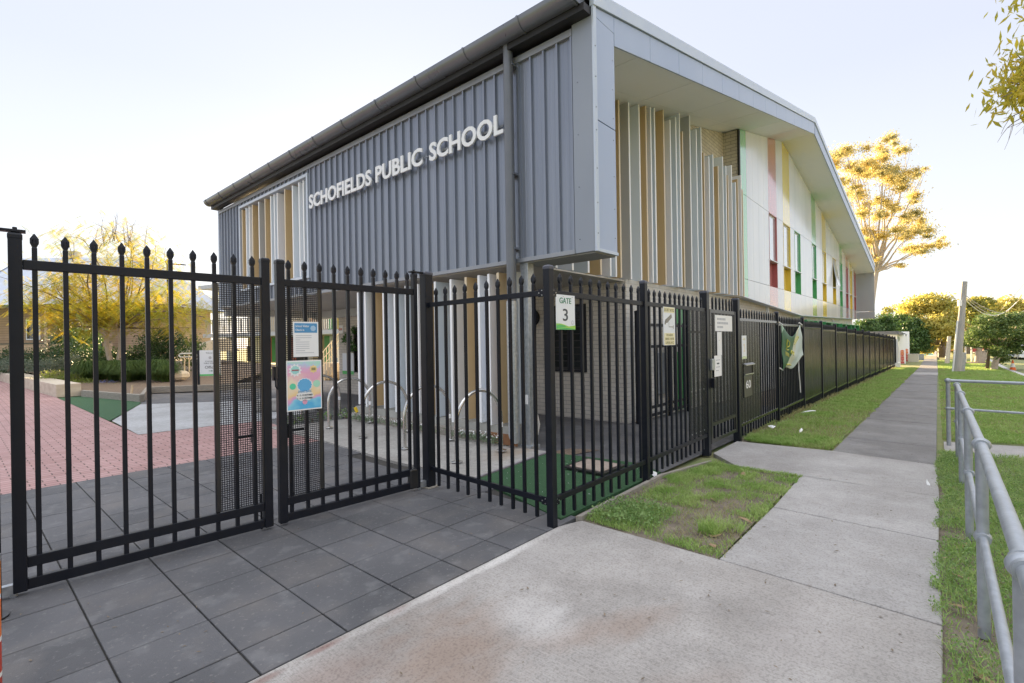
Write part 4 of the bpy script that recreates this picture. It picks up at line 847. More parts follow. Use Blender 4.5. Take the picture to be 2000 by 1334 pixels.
EDG = [(15.44, 'g'), (16.08, 'w'), (16.72, 'w'), (17.36, 'w'), (18.0, 'w'), (18.63, 'r'), (19.70, 'w'), (20.67, 'y'), (21.80, 'w'), (22.57, 'w'), (23.64, 'w'), (24.5, 'w'), (25.3, 'w'), (26.14, 'g'), (27.13, 'w'), (27.95, 'w'), (28.74, 'y'), (29.80, 'w'), (30.8, 'w'), (31.82, 'w'), (32.88, 'w'), (33.6, 'w'), (34.31, 'g'), (35.30, 'w'), (36.0, 'w'), (36.74, 'r'), (37.72, 'w'), (38.56, 'y'), (39.53, 'w'), (40.55, 'r'), (41.45, 'w'), (41.66, None)]
PM = {'w': M_white}
for k, nm, c1, c2 in (('g', 'green', (.13, .50, .18), (.16, .54, .22)), ('r', 'red', (.50, .13, .11), (.55, .16, .13)), ('y', 'yellow', (.80, .62, .05), (.85, .66, .08))):
    PM[k] = mat(nm+'_gloss_panel', c1, c2, .9, .16, 0, .015, 9, .08, stretch=(1.2, 1.2, .25), coat=1.0)
WIN = {18.63: 'r', 20.67: 'y', 22.57: 'g', 26.14: 'g', 28.74: 'y', 31.82: 'y', 34.31: 'g', 36.74: 'r', 38.56: 'y', 40.55: 'r'}
def vbot(x): return 2.80-.34*(x-15.4)/8.2 if x < 23.6 else 2.46+.27*(x-23.6)/18
YW = 4.42
NMP = {'w': 'white_panel', 'g': 'green_panel', 'r': 'red_panel', 'y': 'yellow_panel'}
def panel(c, pts): part(NMP[c], PM[c], MB().prism(pts, (0, .03, 0)), bevel=.0015, seg=1)
for (a, c), (b, _) in zip(EDG, EDG[1:]):
    g = .004; ts = [a+g, b-g]
    xm = [a+g]+([20.8] if a < 20.8 < b else [])+[b-g]
    up = [(q, YW, zbot(q)+.005) for q in xm]
    panel(c, [(a+g, YW, 5.875), (b-g, YW, 5.875)]+up[::-1])
    lo = [(a+g, YW, vbot(a)), (b-g, YW, vbot(b))]
    panel(c, lo+[(b-g, YW, 3.315), (a+g, YW, 3.315)])
    if a not in WIN: panel(c if a < 16 else 'w', [(a+g, YW, 3.325), (b-g, YW, 3.325), (b-g, YW, 5.865), (a+g, YW, 5.865)])
wb = MB(); xw = [15.44]+sorted(WIN)
for (a, c), (b, _) in zip(EDG, EDG[1:]):
    z0 = vbot((a+b)/2)+.02
    if a in WIN: wb.prism([(a, 4.455, z0), (b, 4.455, z0), (b, 4.455, 3.30), (a, 4.455, 3.30)], (0, .18, 0)); wb.prism([(a, 4.455, 5.88), (b, 4.455, 5.88), (b, 4.455, zbot(b)+.04), (a, 4.455, zbot(a)+.04)], (0, .18, 0))
    else: wb.prism([(a, 4.455, z0), (b, 4.455, z0), (b, 4.455, zbot(b)+.04), (a, 4.455, zbot(a)+.04)], (0, .18, 0))
part('panel_backing', M_dark, wb)
part('panel_base_trim', M_cappan, MB().prism([(15.40, 4.40, vbot(15.4)-.03), (23.6, 4.40, vbot(23.6)-.03), (41.66, 4.40, vbot(41.66)-.03), (41.66, 4.40, vbot(41.66)-.004), (23.6, 4.40, vbot(23.6)-.004), (15.40, 4.40, vbot(15.4)-.004)], (0, .26, 0)))
CM = {'r': mat('red_reveal', (.45, .13, .13), (.49, .15, .15), 2, .3, coat=.4), 'y': mat('yellow_reveal', (.80, .60, .08), (.84, .65, .11), 2, .3, coat=.4), 'g': mat('green_reveal', (.11, .45, .17), (.14, .49, .2), 2, .3, coat=.4)}
for a, c in WIN.items():
    b = [q for q, _ in EDG if q > a+.01][0]; m = CM[c]
    f = MB().box(b-.02, b-.004, 4.412, 4.60, 3.325, 5.865).box(a+.004, a+.02, 4.412, 4.60, 3.325, 5.865).box(a+.02, b-.02, 4.412, 4.60, 5.845, 5.865)
    w = part('window', m, f)
    MB().box(a+.02, b-.02, 4.585, 4.60, 3.33, 4.20).build('spandrel', m, w)
    MB().box(a+.0, b-.0, 4.37, 4.56, 4.20, 4.235).build('sill', M_white, w, bevel=.004)
    if abs(a-31.82) < .01:
        MB().prism([(a+.03, 4.43, 5.83), (b-.03, 4.43, 5.83), (b-.03, 4.20, 4.33), (a+.03, 4.20, 4.33)], (0, .03, .006)).build('pane', M_pane, w)
        MB().box(a+.02, b-.02, 4.56, 4.58, 4.24, 5.84).build('dark_opening', M_dark, w)
    else:
        MB().box(a+.02, b-.02, 4.475, 4.485, 4.24, 5.80).build('pane', M_pane, w)
        MB().box(a+.02, b-.02, 4.465, 4.49, 5.79, 5.845).build('frame', M_white, w)
        MB().box(a+.02, b-.02, 4.49, 4.51, 4.24, 5.80).build('blind', mat('white_blind', (.74, .74, .74), None, 1, .8), w)
# ground floor
part('street_brick_wall', M_brickY, MB().box(8.80, 41.55, 4.66, 4.90, -1.2, 2.74))
part('entry_brick_wall', M_brickX, MB().box(8.76, 8.80, 4.66, 14.15, -.2, 2.70).box(8.761, 8.80, 14.15, 14.6, -.2, .62).box(8.761, 8.80, 14.15, 14.6, 2.1, 2.70).box(8.76, 8.80, 14.6, 15.5, -.2, 2.70))
part('entry_wall_end', M_brickY, MB().box(8.80, 20, 15.46, 15.5, -.2, 2.7))
part('recess', M_dark, MB().box(8.95, 9.0, 14.1, 14.65, .6, 2.12))
part('undercroft_ceiling', mat('undercroft_sheet', (.46, .44, .41), (.52, .50, .46), 2, .6), MB().box(5.64, 8.80, 4.72, 16.88, 2.705, 2.73))
part('undercroft_beam', M_finD, MB().box(8.5, 8.8, 9.4, 16.8, 2.45, 2.70).box(5.66, 8.5, 16.6, 16.86, 2.50, 2.704))
part('back_wall', M_finD, MB().prism([(5.64, 17.0, 2.77), (41.5, 17.0, 2.77), (41.5, 17.0, ztop(41.5)-.25), (20.8, 17.0, ztop(20.8)-.25), (5.64, 17.0, ztop(5.64)-.25)], (0, .2, 0)).box(41.3, 41.5, 4.92, 17.0, -1, 6.2).box(20, 41.5, 16.9, 17.1, -1, 2.74).box(6.1, 41.4, 16.95, 17.0, 2.73, 2.76).box(8.9, 41.3, 4.92, 17, 2.745, 2.765))
fl = MB().box(8.70, 8.76, 5.62, 6.42, .90, 2.29); lw = part('louvre_window', M_black, MB().box(8.70, 8.765, 5.58, 5.63, .88, 2.31).box(8.70, 8.765, 6.42, 6.47, .88, 2.31).box(8.70, 8.765, 5.98, 6.03, .93, 2.26).box(8.70, 8.765, 5.63, 6.42, .88, .93).box(8.70, 8.765, 5.63, 6.42, 2.26, 2.31))
mb = MB()
for i in range(9):
    z = .98+i*.145
    mb.obox((8.735, 6.225, z+.06), (.018, 0, -.06), (0, .19, 0), (.002, 0, .001)); mb.obox((8.735, 5.805, z+.06), (.018, 0, -.06), (0, .17, 0), (.002, 0, .001))
mb.build('louvre', mat('louvre_glass', (.02, .025, .025), (.04, .045, .045), 2, .12), lw)
part('louvre_back', M_dark, MB().box(8.757, 8.7595, 5.62, 6.43, .92, 2.27))
wl = part('wall_light', M_black, MB().tube([(8.76, 6.99, 2.08), (8.66, 6.99, 2.08)], .19, 28), bevel=.01); MB().tube([(8.665, 6.99, 2.08), (8.645, 6.99, 2.08)], .155, 24).build('lens', M_galvpaint, wl)
mb = MB().box(8.745, 8.76, 15.2, 15.46, 1.92, 2.2); s_ = part('arrow_sign', M_paper, mb); MB().prism([(8.743, 15.5, 2.06), (8.743, 15.38, 2.13), (8.743, 15.38, 2.10), (8.743, 15.24, 2.10), (8.743, 15.24, 2.02), (8.743, 15.38, 2.02), (8.743, 15.38, 1.99)], (-.002, 0, 0)).build('arrow', M_red, s_)
s_ = part('wall_sign', M_sign, MB().box(8.74, 8.76, 14.55, 15.25, .55, 1.25)); MB().box(8.735, 8.739, 14.55, 15.25, .55, .66).build('green_band', M_mid, s_)
for a, b in ((23.6, 25.0), (25.9, 27.2), (28.1, 32.3), (33.5, 37.1), (37.4, 41.1)):
    zo = 0; h = MB().box(a, b, 4.22, 4.66, 2.22, 2.26).box(a, a+.05, 4.22, 4.66, 1.0, 2.22).box(b-.05, b, 4.22, 4.66, 1.0, 2.22).box((a+b)/2-.2, (a+b)/2+.2, 4.26, 4.655, 1.0, 2.22)
    w = part('window_hood', M_green, h); MB().box(a+.05, b-.05, 4.645, 4.657, 1.0, 2.21).build('pane', M_dark, w)
part('white_downpipe', M_finW, MB().box(19.0, 19.09, 4.57, 4.655, -.2, 2.66).box(33.0, 33.09, 4.57, 4.655, -.5, 2.5))
d_ = part('side_door', M_green, MB().box(11.05, 11.95, 4.62, 4.655, -.1, 2.32)); MB().box(11.08, 11.35, 4.612, 4.619, 1.25, 1.85).build('door_notice', M_paper, d_)
part('wall_vent', M_galvpaint, MB().box(10.1, 10.75, 4.60, 4.655, .35, 1.25))
# inner black gate standing in front of the brick wall
ig = thing('inner_gate', 'low black steel gate standing against the brick wall inside the corner fence', 'gate', (8.86, 4.46, gz(8.9)))
fence_post(ig, 8.86, 4.46, .10, -.1, 2.10, M_black); fence_post(ig, 11.35, 4.46, .10, -.15, 2.28, M_black); fence_post(ig, 10.32, 4.46, .07, -.12, 2.0, M_black)
for z in (1.84, 1.40, .16, -.0): MB().box(8.91, 11.30, 4.45, 4.475, z-.03, z+.03).build('rail', M_black, ig)
mb = MB()
for k in range(7): mb.box(10.42+k*.13, 10.44+k*.13, 4.452, 4.474, -.02, 1.9)
for k in range(3): mb.box(9.3+k*.4, 9.315+k*.4, 4.452, 4.474, .19, 1.37) if k == 1 else None
mb.build('bar_infill', M_black, ig)
# ------------------------------------------------------------------ BIKE RACKS, banner, small things in the forecourt
RK = 'steel bike hoops in the concrete bay'
def rack(L, R, label):
    t = thing('bike_rack', label, 'bike rack', (L[0], L[1], .02), RK)
    a, b = Vector((*L, .02)), Vector((*R, .02)); w = (b-a); h = .88; r = w.length/2
    pts = [a, a+Vector((0, 0, h-r))]+[a+w*(.5-.5*math.cos(math.pi*i/16))+Vector((0, 0, h-r+r*math.sin(math.pi*i/16))) for i in range(1, 16)]+[b+Vector((0, 0, h-r)), b]
    MB().tube(pts, .024, 14).build('hoop', M_stain, t, smooth=True)
    for p in (a, b): MB().tube([p, p+Vector((0, 0, .006)), p+Vector((0, 0, .010))], [.075, .072, .03], 20).build('foot_flange', M_stain, t, smooth=True)
    MB().tube([b+Vector((0, 0, .33)), b+Vector((0, 0, .40))], .0255, 14).build('sticker', M_paper, t)
rack((4.27, 4.70), (5.11, 4.69), 'nearest bike hoop to the corner post, with a rust-stained slab behind'); rack((4.36, 5.91), (5.22, 5.89), 'second nearest bike hoop from the corner, half behind the thick gate post')
rack((4.46, 7.18), (5.30, 7.10), 'middle bike hoop seen through the right gate leaf pickets'); rack((4.60, 8.54), (5.45, 8.50), 'fourth bike hoop, next to the poster on the gate'); rack((4.72, 9.85), (5.55, 9.83), 'farthest bike hoop, mostly hidden by the event poster')
mh = thing('pit_cover', 'concrete pit cover with dark steel frame set in the corner turf', 'pit cover', (5.17, 3.2, 0))
MB().box(4.90, 5.43, 2.92, 3.48, .0, .024).build('frame', M_dustblack, mh, bevel=.004); MB().box(4.95, 5.38, 2.97, 3.43, .0, .032).build('cover', mat('pit_concrete', (.30, .24, .20), (.40, .33, .28), 9, .9), mh, bevel=.004)
st = thing('marker_stake', 'short leaning dark stake with a yellow cap beside the bike bay', 'stake', (5.48, 8.9, 0))
MB().tube([(5.48, 8.9, 0), (5.42, 8.95, .20)], .018, 10).build('stake', M_timber, st); MB().tube([(5.43, 8.94, .17), (5.40, 8.965, .27)], .032, 12).build('cap', mat('yellow_plastic', (.8, .55, .02), None, 1, .4), st)
tp_ = thing('garden_tap', 'small metal tap and hose on the foot of the galvanised column', 'tap', (5.76, 4.6, 0))
MB().tube([(5.77, 4.6, .0), (5.775, 4.61, .35), (5.77, 4.6, .60)], .014, 8).build('pipe', M_galv, tp_); MB().tube([(5.77, 4.6, .60), (5.74, 4.56, .62), (5.73, 4.55, .56)], .016, 8).build('spout', M_stain, tp_); MB().tube([(5.78, 4.585, .45), (5.80, 4.56, .3), (5.78, 4.58, .15)], .024, 8).build('hose', mat('pale_hose', (.55, .52, .48), None, 1, .6), tp_)
# white flowering ground cover along the plinth
n = 2600; P = np.stack([5.42+.06*rng.normal(size=n), 5.0+4.4*rng.random(n)], 1); P = P[rng.random(len(P)) < np.clip(fnoise(P[:, 0], P[:, 1], .3, 2)*1.6-.1, 0, 1)]
V, F = leafquads(np.stack([P[:, 0], P[:, 1], .03+.09*rng.random(len(P))], 1), .03, .8); o = npmesh('ground_cover', V, F, mat('silver_green_leaf', (.12, .20, .09), (.30, .36, .26), 25, .6, transl=.3)); o['kind'] = 'stuff'
k = len(P)//3; V, F = leafquads(np.stack([P[:k, 0], P[:k, 1], .10+.05*rng.random(k)], 1), .022, .9, up=.7); o = npmesh('ground_cover_flowers', V, F, M_paper); o['kind'] = 'stuff'
# banner tied to the long fence
def banner():
    t = thing('banner', 'crumpled green and white school banner tied to the long picket fence', 'banner', (11.95, 2.40, .8))
    nx, nz_ = 30, 26; x0, x1 = 11.02, 12.88; V = []; 
    for j in range(nz_+1):
        for i in range(nx+1):
            s, v = i/nx, j/nz_
            ztp = 1.80+.02*s-.28*math.sin(math.pi*s)**1.2*(1-.2*s); zbt = .86+.02*s+.16*s*s+.05*math.sin(s*9)
            if s > .8: zbt += (s-.8)*.35
            z = ztp+(zbt-ztp)*v
            y = 2.425-.014*math.sin(s*5+v*3.2)-.022*max(0, math.sin((s*1.3-v*.9)*7+.6))*(v*(1-v)*3+.15)-.014*math.sin(v*9+s*4)*v
            xx = x0+(x1-x0)*s+.06*v*math.sin(v*3.1)*(1 if s > .5 else -.4)-.05*math.sin(math.pi*v)*(s > .85)+.12*v*s
            V.append((xx, y, z))
    fs = [(j*(nx+1)+i, j*(nx+1)+i+1, (j+1)*(nx+1)+i+1, (j+1)*(nx+1)+i) for j in range(nz_) for i in range(nx)]
    mb = MB(); mb.add(V, fs)
    m = bpy.data.materials.new('banner_cloth'); m.use_nodes = True; nt = m.node_tree; N = nt.nodes; L = nt.links; bs = N['Principled BSDF']; bs.inputs['Roughness'].default_value = .38
    uv = N.new('ShaderNodeUVMap'); sp = N.new('ShaderNodeSeparateXYZ'); L.new(uv.outputs[0], sp.inputs[0])
    # white corner top right and white sweep lower right, green elsewhere
    ml = N.new('ShaderNodeMath'); ml.operation = 'MULTIPLY_ADD'; ml.inputs[1].default_value = .55; L.new(sp.outputs[1], ml.inputs[0]); L.new(sp.outputs[0], ml.inputs[2])
    cr = N.new('ShaderNodeValToRGB'); cr.color_ramp.interpolation = 'CONSTANT'; e = cr.color_ramp.elements; e[0].position = 0; e[0].color = (.42, .60, .46, 1); e[1].position = .93; e[1].color = (.66, .76, .74, 1)
    for p_, c_ in ((.10, (.02, .16, .07)), (.74, (.70, .72, .58))): q = e.new(p_); q.color = (*c_, 1)
    L.new(ml.outputs[0], cr.inputs[0]); L.new(cr.outputs[0], bs.inputs[0])
    tr = N.new('ShaderNodeBsdfTranslucent'); mx = N.new('ShaderNodeMixShader'); mx.inputs[0].default_value = .3; L.new(cr.outputs[0], tr.inputs[0]); L.new(bs.outputs[0], mx.inputs[1]); L.new(tr.outputs[0], mx.inputs[2]); L.new(mx.outputs[0], N['Material Output'].inputs[0])
    o = mb.build('cloth', m, t, smooth=True); me = o.data; uvl = me.uv_layers.new(name='UVMap')
    for p in me.polygons:
        for li, vi in zip(p.loop_indices, p.vertices): i, j = vi % (nx+1), vi//(nx+1); uvl.data[li].uv = (i/nx, j/nz_)
    so = o.modifiers.new('thick', 'SOLIDIFY'); so.thickness = .003
    Y_ = mat('banner_yellow', (.62, .58, .10), None, 1, .5)
    def on(s, v): return Vector(V[int(v*nz_)*(nx+1)+int(s*nx)])
    # crest outline and rows of lettering, laid along the cloth
    def stroke(pts, w=.012):
        m2 = MB()
        q = [on(*p)+Vector((0, -.006, 0)) for p in pts]
        m2.tube(q, w, 5); m2.build('print', Y_, t)
    stroke([(.2, .26), (.33, .24), (.33, .36), (.26, .44), (.2, .38), (.2, .26)]); stroke([(.2, .47), (.24, .52), (.3, .47)]); stroke([(.46, .45), (.42, .50), (.46, .56), (.52, .52), (.48, .48)]); stroke([(.5, .47), (.56, .52), (.52, .58)])
    for k in range(3): stroke([(.17, .60+.04*k), (.24, .61+.04*k), (.36, .60+.04*k)], .009)
    stroke([(.25, .93), (.36, .92), (.45, .91)], .016); stroke([(.66, .25), (.72, .22), (.84, .24), (.84, .32), (.66, .33)], .009)
    for x, z in ((11.0, 1.82), (12.9, 1.84), (11.0, .9)): MB().tube([(x+.06, 2.41, z-.02), (x-.02, 2.45, z+.03), (x-.1, 2.455, z+.02)], .012, 6).build('tie', M_paper, t)
    MB().tube([(12.55, 2.42, 1.02), (12.62, 2.43, .9), (12.6, 2.425, .75), (12.72, 2.43, .5), (12.76, 2.43, .28)], .011, 6).build('loose_ribbon', M_paper, t)
banner()
# ------------------------------------------------------------------ galvanised handrails
hr = thing('handrail', 'galvanised pipe handrail of two rails running along the footpath edge', 'handrail', (3.51, -.15, 0))
HX = (1.72, 3.51, 5.22, 7.11, 8.71)
for i, x in enumerate(HX):
    g = gz(x); p = MB().tube([(x, -.15, g-.02), (x, -.15, g+.98)], .0255, 18).build('post', M_galvpaint, hr, smooth=True)
    for z, r in ((.98, .040), (.50, .037)):
        MB().ball((x, -.15, g+z), r, 18, 12, (1, 1, .86)).build('fitting', M_galvpaint, p, smooth=True)
        if i < len(HX)-1 or z > .6: pass
        for sx in (-1, 1):
            if (i == len(HX)-1 and sx > 0): continue
            MB().tube([(x+sx*.026, -.15, g+z), (x+sx*.047, -.15, g+z)], .031, 18).build('collar', M_galvpaint, p, smooth=True)
for z, r in ((.98, .0225), (.50, .0185)):
    pts = [(.2, -.15, z)]+[(x, -.15, gz(x)+z) for x in HX]
    MB().tube(pts, r, 20).build('rail', M_galvpaint, hr, smooth=True)
h2 = thing('handrail', 'second galvanised pipe handrail crossing toward the road beyond the side path', 'handrail', (9.93, -.07, gz(9.93)))
g = gz(9.93)
for y in (-.07, -1.95):
    p = MB().tube([(9.93, y, g-.02), (9.93, y, g+.96)], .027, 16).build('post', M_galvpaint, h2, smooth=True)
    for z in (.97, .55): MB().ball((9.93, y, g+z), .043 if z > .6 else .038, 16, 10, (1, 1, .86)).build('fitting', M_galvpaint, p, smooth=True)
for z, r in ((.97, .023), (.55, .017)): MB().tube([(9.93, -.07, g+z), (9.93, -1.95, g+z-.02)], r, 16).build('rail', M_galvpaint, h2, smooth=True)
# ------------------------------------------------------------------ SCHOOL GARDEN behind the gates
def bedz(x, y): return .06+.026*max(0, y-17.5)*min(1, max(0, (y-17)/3))
bed = [(2.85, 21.0), (3.60, 17.3), (4.42, 20.35), (6.2, 19.3), (9.5, 24), (13, 30), (12, 48), (-8, 48), (-8, 38), (2.4, 36)]
bm = bmesh.new(); bm.faces.new([bm.verts.new((*p, 0)) for p in bed])
for yy in (19, 21, 24, 28, 33, 40): bmesh.ops.bisect_plane(bm, geom=bm.verts[:]+bm.edges[:]+bm.faces[:], plane_co=(0, yy, 0), plane_no=(0, 1, 0))
for v in bm.verts: v.co.z = min(bedz(v.co.x, v.co.y), 1.0)
bmesh.ops.recalc_face_normals(bm, faces=bm.faces[:])
me = bpy.data.meshes.new('garden_bed'); bm.to_mesh(me); bm.free(); me.materials.append(M_mulch); link('garden_bed', me)['kind'] = 'structure'
for lab, p, q in (('grey timber sleeper edging the garden bed beside the sandstone block', (2.83, 20.9), (3.60, 17.25)), ('short grey timber sleeper end stepping back in the garden edging', (3.62, 17.28), (4.40, 20.25)), ('long grey timber sleeper edging the garden behind the white path', (4.42, 20.3), (7.6, 18.6))):
    o = MB().bar((*p, .10), (*q, .10), .10, .22).build('timber_sleeper', M_timber, bevel=.012); tag(o, lab, 'edging')
d = Vector((-.02, 1, 0))
o = MB().bar((2.55, 21.4, .20), (1.95, 36, .20), .62, .42).build('sandstone_seat', M_sand, bevel=.012); tag(o, 'long low sandstone block seat beside the pink paving', 'seat')
o = MB().tube([(3.5, 17.95, .05), (3.55, 18.0, .45)], .03, 8).build('timber_stake', mat('fresh_timber', (.5, .38, .24), (.6, .46, .3), 6, .8)); tag(o, 'pale timber stake standing at the front of the garden bed', 'stake')
def bush(name, label, cat, group, cl, per, size, m, asp=.5, droop=0., stem=None, shell=.55):
    t = thing(name, label, cat, (cl[0][0][0], cl[0][0][1], cl[0][0][2]-cl[0][1][2]), group)
    V, F = clumpleaves(cl, per, size, asp, shell, droop); npmesh('foliage', V, F, m, t)
    mb = MB()
    for c, r in cl: limb(mb, (c[0], c[1], c[2]-r[2]), c, .03, .008, .2, 5, 3)
    mb.build('stem', M_bark, t); return t
M_bark = mat('brown_bark', (.13, .10, .075), (.24, .19, .15), 12, .9, 0, .4, 60, stretch=(3, 3, .6))
M_barkpale = mat('pale_bark', (.38, .32, .26), (.52, .45, .38), 6, .85, 0, .3, 30, stretch=(3, 3, .6))
M_hedge = mat('dark_hedge_leaf', (.018, .05, .014), (.045, .10, .025), 5, .5, transl=.2)
M_mound = mat('lime_mound_leaf', (.13, .19, .03), (.24, .28, .05), 6, .55, transl=.35)
M_grey = mat('grey_green_leaf', (.12, .17, .13), (.22, .26, .20), 6, .6, transl=.25)
M_tuss = mat('tussock_blade', (.06, .12, .03), (.13, .20, .05), 4, .55, transl=.35)
for i in range(9):
    c = at(20+i*36, 699+2*math.sin(i*2.1), 24.5+.4*math.sin(i)); bush('hedge_shrub', 'dark clipped hedge shrub in the row behind the garden bed', 'shrub', 'clipped hedge row behind the garden', [((c.x, c.y, c.z-.25), (.66, .62, .62))], 2600, .085, M_hedge)
for i, (u, v, d_) in enumerate(((210, 722, 21), (250, 720, 21.5), (165, 720, 21.5), (292, 712, 22))):
    c = at(u, v, d_); bush('low_shrub', 'low rounded dark green shrub in front of the jacaranda trunks', 'shrub', 'low shrubs round the jacaranda', [((c.x, c.y, c.z), (.6, .5, .34))], 2600, .08, M_hedge)
for i, (u, v, d_, k) in enumerate(((15, 712, 23.5, 0), (55, 715, 23, 0), (85, 716, 23, 0), (115, 712, 23, 0), (140, 708, 23.3, 0))):
    c = at(u, v, d_); bush('lavender_bush', 'grey-green lavender bush beside the sandstone seat', 'shrub', 'grey lavender bushes in the garden', [((c.x, c.y, c.z), (.5, .45, .34))], 2200, .08, M_grey, .25)
for i, (u, v, d_, r) in enumerate(((112, 735, 19.5, .5), (140, 742, 19.2, .55), (165, 752, 18.8, .42), (188, 764, 18.2, .26), (205, 768, 17.9, .22))):
    c = at(u, v, d_); bush('ground_cover_mound', 'lime-green spreading mound plant spilling beside the sandstone block', 'plant', 'lime mounds at the garden corner', [((c.x, c.y, c.z-.05), (r*1.25, r*1.1, .26))], 2600, .06, M_mound)
for i, u in enumerate((172, 198, 222, 246, 268, 290, 312, 326)):
    c = at(u, 738+2*math.sin(i*3), 19.6+.5*math.sin(i*1.7)); k = 900; a = rng.random(k)*6.283; ln = .3+.45*rng.random(k); h_ = .45+.4*rng.random(k)
    t = thing('grass_tussock', 'weeping green grass tussock in the row across the garden bed', 'plant', (c.x, c.y, c.z-.12), 'grass tussocks across the garden bed')
    b0 = np.stack([c.x+.06*rng.normal(size=k), c.y+.06*rng.normal(size=k), np.full(k, c.z-.14)], 1); dr = np.stack([np.cos(a)*ln, np.sin(a)*ln, 0*a], 1); s = np.stack([-np.sin(a), np.cos(a), 0*a], 1)*.008
    m1 = b0+dr*.45+np.stack([0*a, 0*a, h_], 1); t1 = b0+dr+np.stack([0*a, 0*a, h_*.55], 1)
    V = np.stack([b0-s, b0+s, m1+s, m1-s, t1], 1).reshape(-1, 3); q = np.arange(k)[:, None]*5; npmesh('blades', V, np.concatenate([q+[0, 1, 2], q+[0, 2, 3], q+[3, 2, 4]]), M_tuss, t)
for i, (u, v, d_, m, lab) in enumerate(((208, 746, 18.6, mat('blue_flower', (.05, .07, .22), (.10, .12, .3), 20, .6), 'patch of small blue flowers in the mulch'), (228, 751, 18.5, M_mound, 'yellow-green seedling beside the timber stake'), (253, 758, 18.4, M_mound, 'small green seedling in the mulch'), (300, 760, 18.6, M_mound, 'seedling with a yellow flower in the mulch'), (355, 762, 18.6, M_grey, 'silver seedling near the sleeper edge'), (330, 745, 19.5, M_grey, 'grey-leaved seedling below the tussocks'))):
    c = at(u, v, d_); bush('seedling', lab, 'plant', None, [((c.x, c.y, c.z), (.16 if i else .3, .15, .07))], 900, .05, m)
for u, v, d_, s in ((352, 733, 19.5, .35), (338, 731, 19.7, .28)):
    c = at(u, v, d_); mb = MB(); mb.ball((c.x, c.y, c.z), s, 8, 5, (1, .8, .6)); o = mb.build('garden_rock', M_sand); tag(o, 'brown garden rock at the right end of the bed', 'rock', 'brown garden rocks')
for i, (u, v, d_) in enumerate(((145, 670, 26), (125, 665, 26), (165, 672, 25.5), (305, 668, 25), (285, 690, 25), (335, 680, 25.5), (370, 690, 25))):
    c = at(u, v, d_); bush('garden_shrub', 'loose green shrub behind the clipped hedge', 'shrub', 'loose shrubs behind the hedge', [((c.x, c.y, c.z), (.75, .7, .75)), ((c.x+.4, c.y+.3, c.z+.4), (.4, .4, .4))], 700, .11, M_hedge if i % 2 else mat('mid_shrub_leaf', (.05, .10, .025), (.10, .17, .04), 5, .5, transl=.3))
# jacaranda: two trunks, feathery yellowing fronds
M_jac = mat('jacaranda_frond', (.60, .44, .03), (.26, .32, .04), 1.3, .5, transl=.5, contrast=1.6)
jt = thing('jacaranda_tree', 'feathery yellow jacaranda with two pale trunks glowing in low sun', 'tree', at(222, 716, 22))
base = at(222, 716, 22); tips = []; mb = MB(); tk = MB()
forks = []
for u, v in ((205, 640), (232, 640)):
    p = at(u, v, 22+random.uniform(-.4, .4)); pts = limb(tk, base+Vector((random.uniform(-.2, .2), 0, 0)), p, .115, .085, .06, 8); forks.append(p)
BR = [(85, 600), (105, 550), (135, 495), (165, 470), (200, 475), (225, 455), (255, 465), (60, 590), (100, 560), (160, 590), (210, 600), (250, 590), (330, 600), (390, 600), (140, 500), (260, 500), (285, 500), (330, 560), (380, 590), (400, 620), (345, 620), (110, 630), (150, 610), (280, 600), (240, 560), (190, 560), (300, 540), (85, 640), (60, 560), (215, 520), (260, 620), (180, 630), (130, 560), (310, 600), (370, 640)]
for i, (u, v) in enumerate(BR):
    f = forks[0] if u < 220 else forks[1]
    q = at(u, v, 22+random.uniform(-2.2, 2.2)); pts = limb(mb, f, q, .045, .012, .13, 5)
    tips.append(pts[-1]); tips.append(pts[-3]); 
    for k in range(3):
        s_ = pts[random.randint(3, 6)]; e_ = s_+Vector((random.uniform(-1.2, 1.2), random.uniform(-1.2, 1.2), random.uniform(-.3, .8))); limb(mb, s_, e_, .015, .005, .1, 4, 3); tips.append(e_)
for k in range(26):   # bare twigs standing out of the top
    u = random.gauss(225, 45); p = at(u, 470+abs(u-225)*.5, 22+random.uniform(-1, 1)); q = at(u+random.uniform(-22, 25), 470+abs(u-225)*.45-random.uniform(20, 62), 22+random.uniform(-1, 1)); pts = limb(mb, p, q, .014, .003, .15, 4, 4)
    for j in range(3):
        s_ = pts[random.randint(1, 3)]; limb(mb, s_, s_+Vector((random.uniform(-.35, .35), random.uniform(-.35, .35), random.uniform(.1, .45))), .005, .002, .1, 3, 2)
tk.build('trunk', M_barkpale, jt, smooth=True); mb.build('limbs', M_bark, jt)
def fronds(tips, per, spread, size):
    Vs = []; T = np.array([tuple(t) for t in tips]); n = len(T)*per; c = np.repeat(T, per, 0)+rng.normal(size=(n, 3))*np.array([spread, spread, spread*.55])
    a = rng.random(n)*6.283; L = size*(.6+.7*rng.random(n)); dr = np.stack([np.cos(a), np.sin(a), -.15-.45*rng.random(n)], 1); s = np.stack([-np.sin(a), np.cos(a), 0*a], 1)
    for k in range(10):
        f = (k+.5)/10; w = L*.34*math.sin(math.pi*(.12+.8*f)); p = c+dr*(L*f)[:, None]-np.array([0, 0, 1])*(L*.35*f*f)[:, None]
        for sg in (-1, 1):
            out = p+s*(sg*w)[:, None]+dr*(w*.45)[:, None]-np.array([0, 0, 1])*(w*.35)[:, None]; b = dr*(L*.034)[:, None]
            Vs.append(np.stack([p-b, p+b, out], 1))
    V = np.concatenate(Vs).reshape(-1, 3); return V, np.arange(len(V)).reshape(-1, 3)
V, F = fronds([t for t in tips if t.z > 2.2], 30, .5, .36); npmesh('crown', V, F, M_jac, jt)
